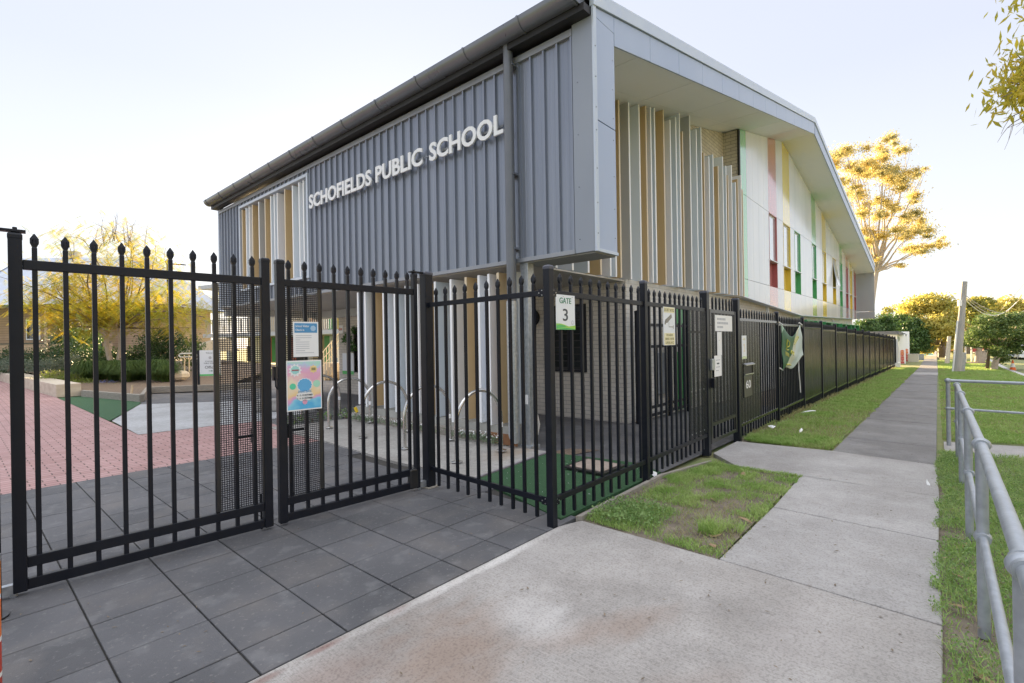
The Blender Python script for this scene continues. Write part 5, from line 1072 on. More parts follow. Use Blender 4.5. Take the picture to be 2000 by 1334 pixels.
# street lamp, rails, office sign
ls = thing('lamp_post', 'slim dark lamp post with a flat lantern behind the jacaranda', 'lamp post', at(330, 715, 26))
b_ = at(331, 716, 26); t_ = at(323, 507, 26); t_.x, t_.y = b_.x, b_.y
MB().tube([b_-Vector((0, 0, .6)), t_], [.075, .06], 12).build('pole', M_black, ls, smooth=True); hp = at(362, 517, 26); MB().bar(t_-Vector((0, 0, .22)), (hp.x, hp.y, t_.z-.30), .16, .05).build('lantern', M_black, ls, bevel=.01)
os_ = thing('office_sign', 'white office direction sign with a green foot on a dark post', 'sign', (5.85, 19.9, 0))
a, b = Vector((5.84, 19.93, 0)), Vector((6.28, 19.50, 0)); r_ = (b-a).normalized(); n_ = r_.cross(Vector((0, 0, 1)))
MB().obox(a+Vector((0, 0, .70)), r_*.03, n_*.03, (0, 0, .72)).build('post', M_black, os_)
MB().obox(a+r_*.40+Vector((0, 0, .96)), r_*.36, n_*.01, (0, 0, .46)).build('board', M_sign, os_)
o0 = a+r_*.05+n_*.011
text('lettering', 'SCHOFIELDS', o0+r_*.35+Vector((0, 0, 1.0)), r_, (0, 0, 1), M_ink, os_, .045, .34, align='CENTER'); text('lettering', 'PUBLIC SCHOOL', o0+r_*.35+Vector((0, 0, .93)), r_, (0, 0, 1), M_ink, os_, .045, .42, align='CENTER'); text('lettering', 'Welcome to', o0+r_*.35+Vector((0, 0, 1.3)), r_, (0, 0, 1), M_ink, os_, .045, .28, align='CENTER')
text('lettering', 'Office', o0+r_*.35+Vector((0, 0, .76)), r_, (0, 0, 1), M_ink, os_, .10, .36, align='CENTER')
aq = o0+r_*.35+Vector((0, 0, .68)); MB().obox(aq+n_*.001, r_*.05, n_*.001, (0, 0, .008)).build('arrow', M_inkgreen, os_); MB().add([aq+n_*.002+r_*.09, aq+n_*.002+r_*.04+Vector((0, 0, .03)), aq+n_*.002+r_*.04-Vector((0, 0, .03))], [(0, 2, 1)]).build('arrow', M_inkgreen, os_)
MB().obox(a+r_*.40+n_*.011+Vector((0, 0, .535)), r_*.36, n_*.001, (0, 0, .03)).build('green_band', M_mid, os_); MB().tube([o0+r_*.35+Vector((0, 0, 1.15)), o0+r_*.35+n_*.002+Vector((0, 0, 1.15))], .055, 7).build('crest', M_greyfaint, os_)
ra = thing('ramp_rail', 'white looped ramp handrail between the garden and the far block', 'handrail', at(360, 722, 24))
p1, p2, p3, p4 = (at(u, v, 24) for u, v in ((352, 691, ), (378, 690), (395, 700), (352, 697)))
MB().tube([p4, at(349.5, 694, 24), p1, p2, p3], .035, 8).build('top_rail', M_finW, ra); MB().tube([p4, at(378, 697, 24), at(394, 706, 24)], .03, 8).build('lower_rail', M_finW, ra)
for u in (360, 369, 388): q = at(u, 693, 24); MB().tube([q, (q.x, q.y, .2)], .03, 8).build('post', M_finET, ra)
# old weatherboard house behind the garden
M_wboard = brickmat('tan_weatherboard', (.46, .33, .22), (.50, .36, .25), (.25, .17, .11), 60, .19, .012, 'xz', .7, bump=.3)
hs = thing('weatherboard_house', 'tan weatherboard house with a pale corrugated roof behind the jacaranda', 'house', at(150, 700, 40))
M_corr = mat('corrugated_iron', (.42, .46, .54), (.52, .56, .64), 2, .45, .2)
A = at(-60, 690, 39); Bq = at(292, 690, 39); dr = (Bq-A); dr.z = 0; Lh = dr.length; dr.normalize(); nb = Vector((-dr.y, dr.x, 0)); 
if nb.dot(Vector((F_ := math.cos(TH), math.sin(TH), 0))) < 0: nb = -nb
def H(s, d_, z): return A+dr*s+nb*d_+Vector((0, 0, z-A.z))
mb = MB(); mb.obox(H(Lh/2, 4, 2.5), dr*Lh/2, nb*4, (0, 0, 2.6)); mb.build('wall', M_wboard, hs)
ez, rz = 4.9, 9.6; mb = MB(); kq = 120
for i in range(kq):
    s0, s1 = -1+(Lh+2.2)*i/kq, -1+(Lh+2.2)*(i+.5)/kq; s2 = -1+(Lh+2.2)*(i+1)/kq
    for (sa, sb, za, zb2) in ((s0, s1, 0, .05), (s1, s2, .05, 0)): mb.add([H(sa, -1.6, ez+za), H(sb, -1.6, ez+zb2), H(min(max(sb, 0), Lh-3.2), 4.5, rz+zb2), H(min(max(sa, 0), Lh-3.2), 4.5, rz+za)], [(0, 1, 2, 3)])
mb.add([H(-1, -1.6, ez-.06), H(Lh+1.2, -1.6, ez-.06), H(Lh+1.2, 9.6, ez-.06), H(-1, 9.6, ez-.06)], [(0, 3, 2, 1)]); mb.add([H(Lh+1.2, -1.6, ez), H(Lh+1.2, 9.6, ez), H(Lh-3.2, 4.5, rz)], [(0, 1, 2)]); mb.add([H(Lh+1.2, 9.6, ez), H(-1, 9.6, ez), H(0, 4.5, rz), H(Lh-3.2, 4.5, rz)], [(0, 1, 2, 3)])
mb.build('roof', M_corr, hs); 
mb = MB(); mb.bar(H(-1, -1.68, ez), H(Lh+1.2, -1.68, ez), .12, .14); mb.build('gutter', mat('dark_green_trim', (.02, .05, .04), None, 1, .5), hs)
mt = bpy.data.materials['dark_green_trim']; mb = MB()
for z in (2.0, 1.25): mb.bar(H(-1, -1.3, z), H(Lh*.86, -1.3, z), .06, .07)
mb.build('verandah_rail', mt, hs); mb = MB(); mb.obox(H(Lh*.42, -1.28, 1.62), dr*Lh*.45, nb*.02, (0, 0, .33)); mb.build('verandah_panel', M_wboard, hs)
for f in (.1, .245, .52, .74): MB().obox(H(Lh*f, -1.35, 2.7), dr*.09, nb*.09, (0, 0, 2.2)).build('verandah_post', mat('tan_post', (.55, .42, .28), None, 1, .6), hs)
for f in (.36, .60):
    w = MB().obox(H(Lh*f, -.02, 3.1), dr*.55, nb*.05, (0, 0, .8)).build('window', M_finW, hs); MB().obox(H(Lh*f, -.08, 3.1), dr*.45, nb*.02, (0, 0, .7)).build('pane', M_glass, w)
MB().obox(H(Lh*.765, -1.36, 1.6), dr*.75, nb*.03, (0, 0, .85)).build('door', mat('dark_green_door', (.012, .06, .04), None, 1, .4), hs); MB().obox(H(Lh*.67, -1.36, 1.4), dr*.5, nb*.03, (0, 0, .7)).build('white_panel', M_finW, hs)
MB().obox(H(Lh*.30, 4.5, rz+.25), dr*.55, nb*.3, (0, 0, .3)).build('roof_vent', M_sand, hs)
# far classroom block seen between and through the gate meshes
fb = thing('classroom_block', 'far two storey classroom block with green red and white panels below an open walkway', 'school block', at(540, 700, 40))
A2 = at(418, 690, 40); B2 = at(668, 690, 33); d2 = B2-A2; d2.z = 0; L2 = d2.length; d2.normalize(); n2 = Vector((-d2.y, d2.x, 0))
if n2.dot(Vector((math.cos(TH), math.sin(TH), 0))) < 0: n2 = -n2
def K(s, d_, z): return A2+d2*s*L2+n2*d_+Vector((0, 0, z-A2.z))
def kb(nm, m, s0, s1, z0, z1, d0=0., dt=.1, parent=None): return MB().obox(K((s0+s1)/2, d0, (z0+z1)/2), d2*L2*(s1-s0)/2, n2*dt, (0, 0, (z1-z0)/2)).build(nm, m, parent or fb)
kb('wall', mat('warm_render', (.55, .48, .38), (.6, .53, .43), 1, .7), 0, 1.05, .1, 6.3, 3.0, .1)
kb('walkway_slab', M_finD, -.02, 1.05, 2.25, 2.55, 1.2, 1.9); kb('roof_slab', M_finD, -.02, 1.05, 6.1, 6.4, 1.2, 2.2)
mb = MB()
for i in range(70): mb.obox(K(i/70*1.02, -.6, 3.1), d2*.02, n2*.02, (0, 0, .5))
mb.obox(K(.5, -.6, 3.62), d2*L2*.52, n2*.03, (0, 0, .03)); mb.build('balustrade', M_galv, fb)
for s0, s1, m in ((.06, .12, M_finW), (.20, .23, M_red), (.23, .33, M_green), (.34, .40, M_finW), (.40, .43, M_red), (.52, .55, M_red), (.66, .70, M_greenp), (.70, .74, M_finB), (.80, .86, mat('purple_panel', (.16, .06, .24), None, 1, .5)), (.86, .92, mat('teal_panel', (.08, .35, .38), None, 1, .5)), (.92, 1.0, bpy.data.materials['purple_panel'])): kb('colour_panel', m, s0, s1, .2, 2.2, 2.85, .05)
for s0, s1, m in ((.55, .60, mat('orange_panel', (.75, .25, .05), None, 1, .5)), (.69, .715, M_greenp), (.76, .79, M_yellow), (.83, .865, M_red), (.88, .93, M_finW)): kb('colour_panel', m, s0, s1, 2.6, 5.6, 2.85, .05)
for s in (.14, .46, .6, .78, .97): kb('column', M_finD, s-.012, s+.012, 0, 2.25, .0, .12)
kb('dark_opening', M_dark, .0, .055, .2, 1.5, 2.87, .05); kb('dark_opening', M_dark, .44, .52, .2, 2.0, 2.87, .05)
stt = thing('stair', 'sunlit concrete stair with a pale balustrade in front of purple and teal panels', 'stair', at(640, 742, 24))
for i in range(6):
    a = at(628+i*7, 744-i*7, 24-.1*i); o_ = MB().box(a.x-.3, a.x+1.4, a.y-.1, a.y+1.2, 0 if i == 0 else a.z-.4, a.z).build('step', mat('warm_stair', (.52, .44, .34), None, 1, .8), stt)
mb = MB()
for k in range(9): q = at(628+k*5, 735-k*6, 23.2); mb.tube([q, q+Vector((0, 0, 1.05))], .02, 6)
for dz in (1.05, .72, .4): mb.tube([at(626, 737, 23.2)+Vector((0, 0, dz)), at(672, 683, 23.2)+Vector((0, 0, dz))], .022, 6)
mb.build('balustrade', mat('cream_rail', (.7, .6, .45), None, 1, .5), stt)
um = thing('shade_canopy', 'tan pitched shade canopy by the office sign', 'canopy', at(400, 700, 30)); q = at(405, 676, 30); MB().loft([[tuple(q+Vector((x_, y_, -.35))) for x_, y_ in ((-1.6, -1.2), (1.4, -1.2), (1.4, 1.2), (-1.6, 1.2))], [tuple(q+Vector((x_, y_, .45))) for x_, y_ in ((.5, -.2), (1.2, -.2), (1.2, .2), (.5, .2))]]).build('canopy', mat('tan_canvas', (.33, .27, .18), None, 1, .8), um); MB().tube([q, q-Vector((0, 0, 2.2))], .05, 8).build('pole', M_galv, um)
cy = thing('climbing_plant', 'small leafy climber on the entry pier wall', 'plant', (8.70, 14.7, 1.3)); P = [((8.70, 14.45, 2.0), (.06, .12, .14)), ((8.70, 14.85, 1.75), (.07, .3, .2)), ((8.70, 14.6, 1.45), (.06, .2, .2))]; V, F = clumpleaves(P, 1400, .10, .5); npmesh('foliage', V, F, mat('climber_leaf', (.05, .14, .03), (.10, .22, .05), 6, .5, transl=.3), cy)
o = MB().bar((4.85, 12.4, .12), (6.1, 11.6, .12), .45, .26).build('concrete_seat', M_bikeconc, bevel=.01); tag(o, 'low pale concrete seat block beyond the bike hoops', 'seat')
P = [((4.35+.25*i, 9.75+.12*math.sin(i*2), .06), (.2, .2, .10)) for i in range(7)]; 
for i, c in enumerate(P):
    bush('border_plant', 'small flowering border plant at the head of the bike bay', 'plant', 'border plants behind the bike bay', [c], 1000, .05, M_clover if i % 2 else M_grey)
# ------------------------------------------------------------------ DOWN THE STREET
pw = thing('utility_pole', 'leaning grey timber power pole with a white conduit and meter box', 'power pole', (38.53, -.65, gz(38)))
b_, t_ = Vector((38.53, -.65, gz(38)-.2)), at(1884, 550, 28.6); M_pole = mat('weathered_pole', (.34, .33, .315), (.48, .46, .44), 5, .9, 0, .3, 40, stretch=(4, 4, .3))
MB().tube([b_, b_+(t_-b_)*.5, t_], [.20, .17, .125], 14).build('pole', M_pole, pw, smooth=True)
L_ = Vector((-math.sin(TH), math.cos(TH), 0)); d_ = (t_-b_)
MB().tube([b_+L_*.235, b_+L_*.215+d_*.58], .045, 10).build('conduit', M_finE, pw); MB().obox(b_+d_*.125-L_*.27, L_*.12, Vector((math.cos(TH), math.sin(TH), 0))*.10, d_.normalized()*.62).build('cable_cover', M_galvpaint, pw, bevel=.02)
MB().obox(b_+d_*.77+L_*.18, L_*.07, (.08, .05, 0), (0, 0, .17)).build('meter_box', M_finE, pw)
def wire(p, q, sag, lab, r=.014, m=None):
    p, q = Vector(p), Vector(q); o = MB().tube([p+(q-p)*(i/14)-Vector((0, 0, sag*4*(i/14)*(1-i/14))) for i in range(15)], r, 5).build('overhead_wire', m or M_pole); tag(o, lab, 'wire', 'overhead service wires')
top = b_+d_*.87
wire(top, at(2090, 520, 34), 2.1, 'upper sagging service wire from the leaning pole to the right', .02); wire(top-Vector((0, 0, .1)), at(2085, 540, 34), 2.1, 'lower sagging service wire beside the upper one', .02); wire(top-Vector((0, 0, .2)), at(1985, 590, 31), .95, 'short deeply looped wire hanging from the pole', .018, M_paper)
wire(at(2030, 545, 36), at(1930, 640, 70), .2, 'thin straight wire running away down the street', .018); wire(at(2020, 530, 36), at(1925, 635, 70), .2, 'thin straight wire above its twin, running away down the street', .018)
sp_ = thing('street_sign', 'back of a white rectangular street sign on a thin post beside the path', 'sign', (66, .1, gz(60)))
c = at(1834, 663, 50); MB().obox(c, L_*.68, Vector((math.cos(TH), math.sin(TH), 0))*.02, (0, 0, .34)).build('board', M_paper, sp_); MB().tube([(c.x+.03, c.y+.05, gz(60)-.1), (c.x+.03, c.y+.05, c.z+.3)], .05, 8).build('post', M_galv, sp_)
so_ = thing('timber_stub_pole', 'short pale timber stub pole standing left of the leaning power pole', 'pole', (51, -.3, gz(50)))
a, b = at(1849, 711, 38.7), at(1854, 657, 38.7); MB().tube([a-Vector((0, 0, .2)), b], [.16, .12], 12).build('pole', mat('pale_timber_pole', (.50, .46, .42), (.60, .56, .50), 4, .85), so_, smooth=True)
wb_ = thing('real_estate_board', 'bright white board on two white posts lit by sun in front of the trees', 'sign', at(1893, 708, 40))
c = at(1891, 656, 40); MB().obox(c, L_*.40, Vector((math.cos(TH), math.sin(TH), 0))*.03, (0, 0, .37)).build('board', M_finE, wb_)
for u in (1886, 1897.5): q = at(u, 690, 40); MB().tube([(q.x, q.y, gz(50)-.1), (q.x, q.y, c.z+.2)], .05, 8).build('post', M_finE, wb_)
cb = thing('utility_box', 'cream metal utility box on the grass left of the footpath', 'utility box', at(1784, 711, 43)); q = at(1784, 712, 43); MB().obox((q.x, q.y, q.z+.40), (.0, .36, 0), (.28, 0, 0), (0, 0, .50)).build('cabinet', mat('cream_box', (.68, .66, .58), None, 1, .5), cb, bevel=.02); MB().obox((q.x, q.y, q.z+.91), (.0, .385, 0), (.30, 0, 0), (0, 0, .02)).build('lid', mat('cream_box', (.68, .66, .58)), cb)
o = MB(); q = at(1798, 707, 46); o.box(q.x-.2, q.x+.2, q.y-.25, q.y+.25, q.z-.1, q.z+.75); o = o.build('grey_cabinet', M_galvpaint, bevel=.02); tag(o, 'small grey cabinet behind the cream utility box', 'utility box')
o = MB(); q = at(1793.5, 700, 48); o.tube([(q.x, q.y, gz(50)), (q.x, q.y, 1.4)], .05, 8); o = o.build('path_post', M_galv); tag(o, 'thin grey post with a lit top beside the green bin', 'post')
bn = thing('wheelie_bin', 'pale green wheelie bin far along the footpath', 'bin', at(1814, 706, 56)); q = at(1814, 706, 56); MB().loft([[(q.x-.3, q.y-.26, q.z), (q.x+.3, q.y-.26, q.z), (q.x+.3, q.y+.26, q.z), (q.x-.3, q.y+.26, q.z)], [(q.x-.38, q.y-.36, q.z+.75), (q.x+.38, q.y-.36, q.z+.75), (q.x+.38, q.y+.36, q.z+.75), (q.x-.38, q.y+.36, q.z+.75)]]).build('body', mat('mint_bin', (.22, .52, .42), None, 1, .5), bn); MB().prism([(q.x-.42, q.y-.38, q.z+.75), (q.x+.42, q.y-.38, q.z+.75), (q.x+.3, q.y-.38, q.z+.92), (q.x-.3, q.y-.38, q.z+.88)], (0, .76, 0)).build('lid', bpy.data.materials['mint_bin'], bn)
# white blade wall of the preschool entry with two lettered pillars and canopy
ew = thing('entry_shelter', 'flat dark entry canopy on a white end wall past the far end of the fence', 'shelter', (45.5, 2.9, gz(45)))
MB().box(43.9, 44.6, 2.2, 2.75, gz(45)-.1, gz(45)+.35).box(44.0, 44.3, 2.3, 2.6, gz(45)+.35, gz(45)+2.0).build('white_wall', M_finW, ew); MB().prism([(45.0, 2.3, 1.60), (57, 2.3, 1.45), (57, 2.3, 1.62), (45.0, 2.3, 1.85)], (0, 3.6, 0)).build('canopy', M_gutter, ew)
MB().box(45.2, 45.5, 2.4, 2.9, gz(45)-.1, 1.6).build('white_wall', M_finW, ew)
for nm, (u, vb, d_, w, zt), lab in (('near', (1758.5, 716, 40.5, .21, 1.62), 'nearer white pillar with red and orange vertical lettering at the shelter'), ('far', (1766.5, 711, 44, .22, 1.86), 'farther white pillar with red vertical lettering at the shelter')):
    q = at(u, vb, d_); pl = thing('lettered_pillar', lab, 'pillar', q, 'lettered white pillars'); F3 = Vector((math.cos(TH), math.sin(TH), 0))
    MB().obox((q.x, q.y, (q.z+zt)/2), L_*w*1.35, F3*w, (0, 0, (zt-q.z)/2)).build('pillar', M_finW, pl)
    MB().obox((q.x, q.y, q.z+.72), L_*w*.75-F3*0, F3*(w+.012), (0, 0, .62)).build('red_band', mat('pale_pink_band', (.68, .40, .36), None, 1, .5), pl)
    for k in range(9): MB().obox(Vector((q.x, q.y, q.z+.2+k*.14))-F3*(w+.014), L_*w*(.5+.2*math.sin(k*2.3)), F3*.004, (0, 0, .048)).build('red_letter', mat('red_letter', (.55, .05, .04), None, 1, .5) if k < 6 else mat('orange_letter', (.75, .18, .03), None, 1, .5), pl)
for u, v, d_, r, lab, m in ((1727.5, 661, 36.5, .27, 'round grey disc of a satellite dish above the far fence', M_galvpaint), (1751, 662, 38.5, .25, 'round greenish disc of a satellite dish beside the white pillar', mat('greenish_disc', (.36, .42, .36), None, 1, .6))):
    q = at(u, v, d_); t = thing('satellite_dish', lab, 'dish', (q.x, q.y, q.z-.3), 'two round dishes above the far fence end'); F3 = Vector((math.cos(TH), math.sin(TH), 0))
    MB().tube([q-F3*.02, q+F3*.05, q+F3*.10], [r, r*.8, r*.3], 24).build('bowl', m, t); MB().tube([q+F3*.08, (q.x+.1, q.y, -.6)], .03, 8).build('mast', M_galv, t)
bp_ = thing('end_gate', 'thin black bar gate at the far end of the long fence', 'gate', (45.0, 2.44, gz(45))); g = gz(45)
for x in (43.95, 45.3): MB().box(x-.03, x+.03, 2.40, 2.46, g-.05, g+2.05).build('post', M_black, bp_)
for z in (.25, 1.85): MB().box(43.98, 45.27, 2.415, 2.445, g+z-.02, g+z+.02).build('rail', M_black, bp_)
mb = MB(); [mb.box(44.1+k*.16, 44.12+k*.16, 2.42, 2.44, g+.1, g+1.95) for k in range(8)]; mb.build('bars', M_black, bp_)
pf = MB()
for k in range(16): pf.box(50+k*.5, 50.46+k*.5, 3.2, 3.24, gz(50), gz(50)+1.3)
o = pf.build('paling_fence', M_timber); tag(o, 'grey timber paling fence behind the lettered pillars', 'fence')
tc = thing('traffic_cone', 'orange traffic cone with a white band on the road', 'traffic cone', at(1978, 721.5, 31)); q = at(1978, 721.5, 31); q.z = gz(44)-.115
MB().box(q.x-.22, q.x+.22, q.y-.22, q.y+.22, q.z, q.z+.04).build('base', mat('cone_orange', (.80, .16, .03), None, 1, .5), tc, bevel=.01)
for z0, z1, r0, r1, m in ((.04, .26, .16, .115, 'cone_orange'), (.26, .50, .115, .07, 'paper'), (.50, .72, .07, .03, 'cone_orange')): MB().tube([(q.x, q.y, q.z+z0), (q.x, q.y, q.z+z1)], [r0, r1], 18).build('cone_band', M_paper if m == 'paper' else bpy.data.materials[m], tc, smooth=True)
M_carw = mat('white_car_paint', (.70, .72, .74), None, 1, .2, 0, coat=.6); M_carg = mat('silver_car_paint', (.45, .48, .52), None, 1, .25, .5, coat=.5); M_tyre = mat('tyre', (.015, .015, .015), None, 1, .7)
def car(label, x, y, heading, m, L=4.4, W=1.76, Hh=1.45, group=None):
    """saloon-like body: side profile lofted across the width, wheels, glass, lights"""
    t = thing('parked_car', label, 'car', (0, 0, 0), group); prof = [(0, .28), (.02, .62), (.1, .74), (1.05, .92), (1.75, Hh-.04), (2.3, Hh), (3.2, Hh-.05), (3.85, 1.02), (4.28, .98), (4.38, .72), (4.38, .32), (3.9, .22), (.5, .22)]
    prof = [(a*L/4.4-L/2, b) for a, b in prof]; rings = []
    for f, k in ((-1, .90), (-.92, 1), (.92, 1), (1, .90)): rings.append([(a*(1 if abs(f) < 1 else .98), f*W/2*(1 if b < .95 else .84), (b-.6)*k+.6 if abs(f) == 1 else b) for a, b in prof])
    MB().loft(rings).build('body', m, t, smooth=True)
    for s in (-1, 1):
        MB().add([(-.95, s*W/2*.865, .98), (-.50, s*W/2*.855, Hh-.13), (.85, s*W/2*.855, Hh-.15), (1.35, s*W/2*.865, 1.02)], [(0, 1, 2, 3)] if s > 0 else [(3, 2, 1, 0)]).build('side_window', M_glass, t)
        for xw in (-1.35, 1.3):
            w = MB().tube([(xw, s*W/2*.80, .31), (xw, s*W/2*1.005, .31)], .31, 20).build('wheel', M_tyre, t); MB().tube([(xw, s*W/2*1.0, .31), (xw, s*W/2*1.012, .31)], .19, 14).build('rim', M_galv, w)
        MB().obox((-L/2+.04, s*W*.36, .68), (.03, 0, 0), (0, .17, 0), (0, 0, .06)).build('headlight', M_paper, t); MB().obox((L/2-.04, s*W*.37, .80), (.03, 0, 0), (0, .14, 0), (0, 0, .08)).build('tail_light', M_red, t)
    MB().add([(-1.12, -W*.37, .97), (-1.12, W*.37, .97), (-.50, W*.36, Hh-.08), (-.50, -W*.36, Hh-.08)], [(3, 2, 1, 0)]).build('windscreen', M_glass, t); MB().add([(1.62, -W*.36, 1.05), (1.62, W*.36, 1.05), (1.05, W*.35, Hh-.09), (1.05, -W*.35, Hh-.09)], [(0, 1, 2, 3)]).build('rear_window', M_glass, t)
    MB().box(-L/2-.006, -L/2+.03, -.5, .5, .38, .5).build('grille', M_dark, t); MB().box(-L/2-.012, -L/2+.01, -.19, .19, .50, .60).build('number_plate', M_paper, t)
    for o in kids(t):
        o.data.transform(Matrix.Translation((0, 0, 0)))
    t.location = (x, y, gz(x)-.125); t.rotation_euler = (0, 0, heading); return t
q1, q2 = at(1985, 703, 46), at(1999, 704, 45)
car('silver car parked left of the white one far down the road', q1.x+.5, q1.y, .06, M_carg, group='cars parked far down the road'); car('white car at the right edge far down the road', q2.x-.6, q2.y-.2, .10, M_carw, group='cars parked far down the road')
rc = at(1905, 704, 60); car('red and white van-like car in the sunlit driveway behind the board', rc.x, rc.y, 1.2, mat('red_car_paint', (.45, .05, .04), None, 1, .25, 0, coat=.5))
fh = thing('far_house', 'sunlit white house behind the street trees on the right', 'house', at(1930, 700, 66)); q = at(1932, 700, 66)
MB().obox((q.x+3, q.y-1, .9), (4, 0, 0), (0, 5.5, 0), (0, 0, 1.8)).build('wall', M_finE, fh); MB().loft([[(q.x-1.6, q.y-7, 2.6), (q.x+7.6, q.y-7, 2.6), (q.x+7.6, q.y+5, 2.6), (q.x-1.6, q.y+5, 2.6)], [(q.x+3, q.y-3.5, 4.3), (q.x+3.2, q.y-3.5, 4.3), (q.x+3.2, q.y+2, 4.3), (q.x+3, q.y+2, 4.3)]]).build('roof', mat('terracotta_roof', (.32, .14, .09), (.40, .2, .13), 4, .8), fh)
for y_ in (-4, -1, 2): MB().box(q.x-1.06, q.x-.99, q.y+y_-.7, q.y+y_+.7, .2, 1.6).build('window', M_glass, fh)
# ------------------------------------------------------------------ TREES
def px(d, u, v, ru, rv, dj=0., depth=None):
    c = at(u, v, d+dj); k = d/FPX; return (tuple(c), (ru*k if depth is None else depth, ru*k, rv*k))
def tree(name, label, cat, basept, forkpt, cl, per, size, leafm, barkm, r0=.3, asp=.5, droop=0., shell=.5, group=None, limbs=True, inner=None, trunks=1, lean=.05):
    t = thing(name, label, cat, basept, group); basept = Vector(basept); forkpt = Vector(forkpt)
    tk = MB()
    for k in range(trunks): limb(tk, basept-Vector((0, 0, .2)), forkpt+Vector((random.uniform(-.3, .3)*(k > 0), random.uniform(-.5, .5)*(k > 0), 0)), r0, r0*.62, lean, 10, 8)
    tk.build('trunk', barkm, t, smooth=True)
    if limbs:
        lb_ = MB()
        for c, r in (cl if len(cl) < 60 else cl[::7]):
            mid = forkpt+(Vector(c)-forkpt)*random.uniform(.35, .55)+Vector((0, 0, random.uniform(-.2, .5)))*r[2]; limb(lb_, forkpt, mid, r0*.42, r0*.22, .1, 6, 4); limb(lb_, mid, c, r0*.22, r0*.06, .12, 5, 4)
            for j in range(4): e = Vector(c)+Vector([random.gauss(0, .5)*q for q in r]); limb(lb_, mid+(Vector(c)-mid)*random.random(), e, r0*.08, r0*.02, .12, 4, 3)
        lb_.build('limbs', barkm, t)
    V, F = clumpleaves(cl, per, size, asp, shell, droop); npmesh('crown', V, F, leafm, t); return t
M_gum = mat('gum_leaf_gold', (.34, .34, .16), (.74, .58, .20), .7, .5, transl=.42, contrast=1.4)
GUM = [(1643, 301, 25, 16), (1647, 348, 14, 12), (1715, 296, 18, 14), (1737, 274, 16, 11), (1764, 296, 16, 10), (1688, 321, 22, 14), (1706, 339, 34, 15), (1735, 341, 22, 13), (1755, 334, 22, 12), (1789, 337, 14, 9), (1755, 355, 25, 13), (1670, 375, 22, 16), (1780, 382, 16, 11), (1722, 393, 18, 11), (1681, 402, 20, 14), (1746, 404, 12, 11), (1715, 427, 14, 13), (1751, 427, 22, 13), (1800, 429, 18, 16), (1719, 454, 27, 14), (1764, 456, 27, 11), (1814, 451, 20, 14), (1839, 469, 10, 10), (1796, 483, 30, 9), (1697, 474, 16, 11), (1710, 503, 9, 7), (1751, 519, 12, 4), (1620, 315, 14, 12), (1660, 330, 14, 10)]
tree('gum_tree', 'tall golden gum tree with open layered crown rising behind the gable', 'tree', at(1700, 712, 58), at(1712, 532, 58), [px(58, g[0]+random.gauss(0, .5)*g[2], g[1]+random.gauss(0, .5)*g[3], g[2]*random.uniform(.45, .8), g[3]*random.uniform(.45, .85), dj=random.uniform(-3.5, 3.5)) for g in GUM for _ in range(5)], 330, .25, M_gum, M_barkpale, .34, .36, .5, -1)
M_gold = mat('street_tree_leaf_gold', (.36, .36, .09), (.62, .52, .13), 1.0, .5, transl=.45, contrast=1.2); M_goldg = mat('street_tree_leaf_green', (.24, .27, .06), (.40, .36, .08), 1.2, .5, transl=.45, contrast=1.2)
BT = [(1800, 600, 36, 18), (1775, 625, 24, 16), (1830, 595, 28, 16), (1850, 612, 20, 18), (1790, 650, 28, 18), (1825, 640, 30, 22), (1855, 645, 18, 22), (1770, 668, 20, 14), (1840, 670, 20, 14), (1812, 582, 16, 8), (1868, 628, 14, 14), (1805, 680, 18, 12)]
tree('street_tree', 'large spreading street tree, gold on its left side, where the path ends', 'tree', at(1841, 707, 50), at(1838, 675, 50), [px(50, *g, dj=random.uniform(-2.5, 2.5)) for g in BT], 520, .28, M_gold, M_bark, .5, .5, .1, .4)
tree('street_tree', 'darker green tree whose crown shows right of the leaning pole top', 'tree', at(1890, 706, 58), at(1890, 660, 58), [px(58, 1893, 596, 22, 13), px(58, 1920, 592, 18, 11, 1), px(58, 1905, 615, 24, 12, -1), px(58, 1880, 620, 14, 12)], 240, .42, M_goldg, M_bark, .35, .5)
tree('street_tree', 'golden sunlit tree mass beyond the dark clipped-looking tree', 'tree', at(1965, 706, 66), at(1965, 670, 66), [px(66, u, v, 24, 16, random.uniform(-3, 3)) for u, v in ((1885, 625), (1910, 618), (1940, 608), (1970, 600), (2000, 606), (2030, 600), (1895, 650), (1990, 622))], 240, .42, M_gold, M_bark, .4, .5)
for i, (u, v, d_, r) in enumerate(((1965, 700, 80, 16), (1990, 696, 84, 18), (2015, 694, 84, 18))): bush('street_shrub', 'bright yellow-green shrub across the road behind the parked cars', 'shrub', 'sunlit shrubs across the road', [px(d_, u, v-8, r, 9)], 180, .35, M_gold)
M_mel = mat('melaleuca_leaf', (.09, .16, .045), (.19, .26, .08), 3, .55, transl=.3, contrast=1.3)
ML = [(1930, 630, 24, 12), (1965, 625, 26, 12), (1998, 630, 22, 14), (1915, 650, 20, 12), (1945, 648, 26, 12), (1980, 650, 26, 13), (2010, 655, 16, 14), (1905, 668, 14, 10), (1930, 670, 22, 11), (1962, 672, 22, 11), (1993, 672, 20, 12), (1950, 688, 14, 10), (1958, 700, 10, 9), (1975, 684, 16, 8), (1898, 655, 12, 9), (1990, 616, 18, 5), (1945, 617, 22, 5)]
mt_ = tree('layered_tree', 'dense dark green tree with layered foliage in shade on the kerbside grass', 'tree', at(1940, 722, 31), at(1950, 690, 31.5), [px(31.5, *g, dj=random.uniform(-1.3, 1.3)) for g in ML], 900, .20, M_mel, M_barkpale, .20, .35, 0, .72, lean=.02)
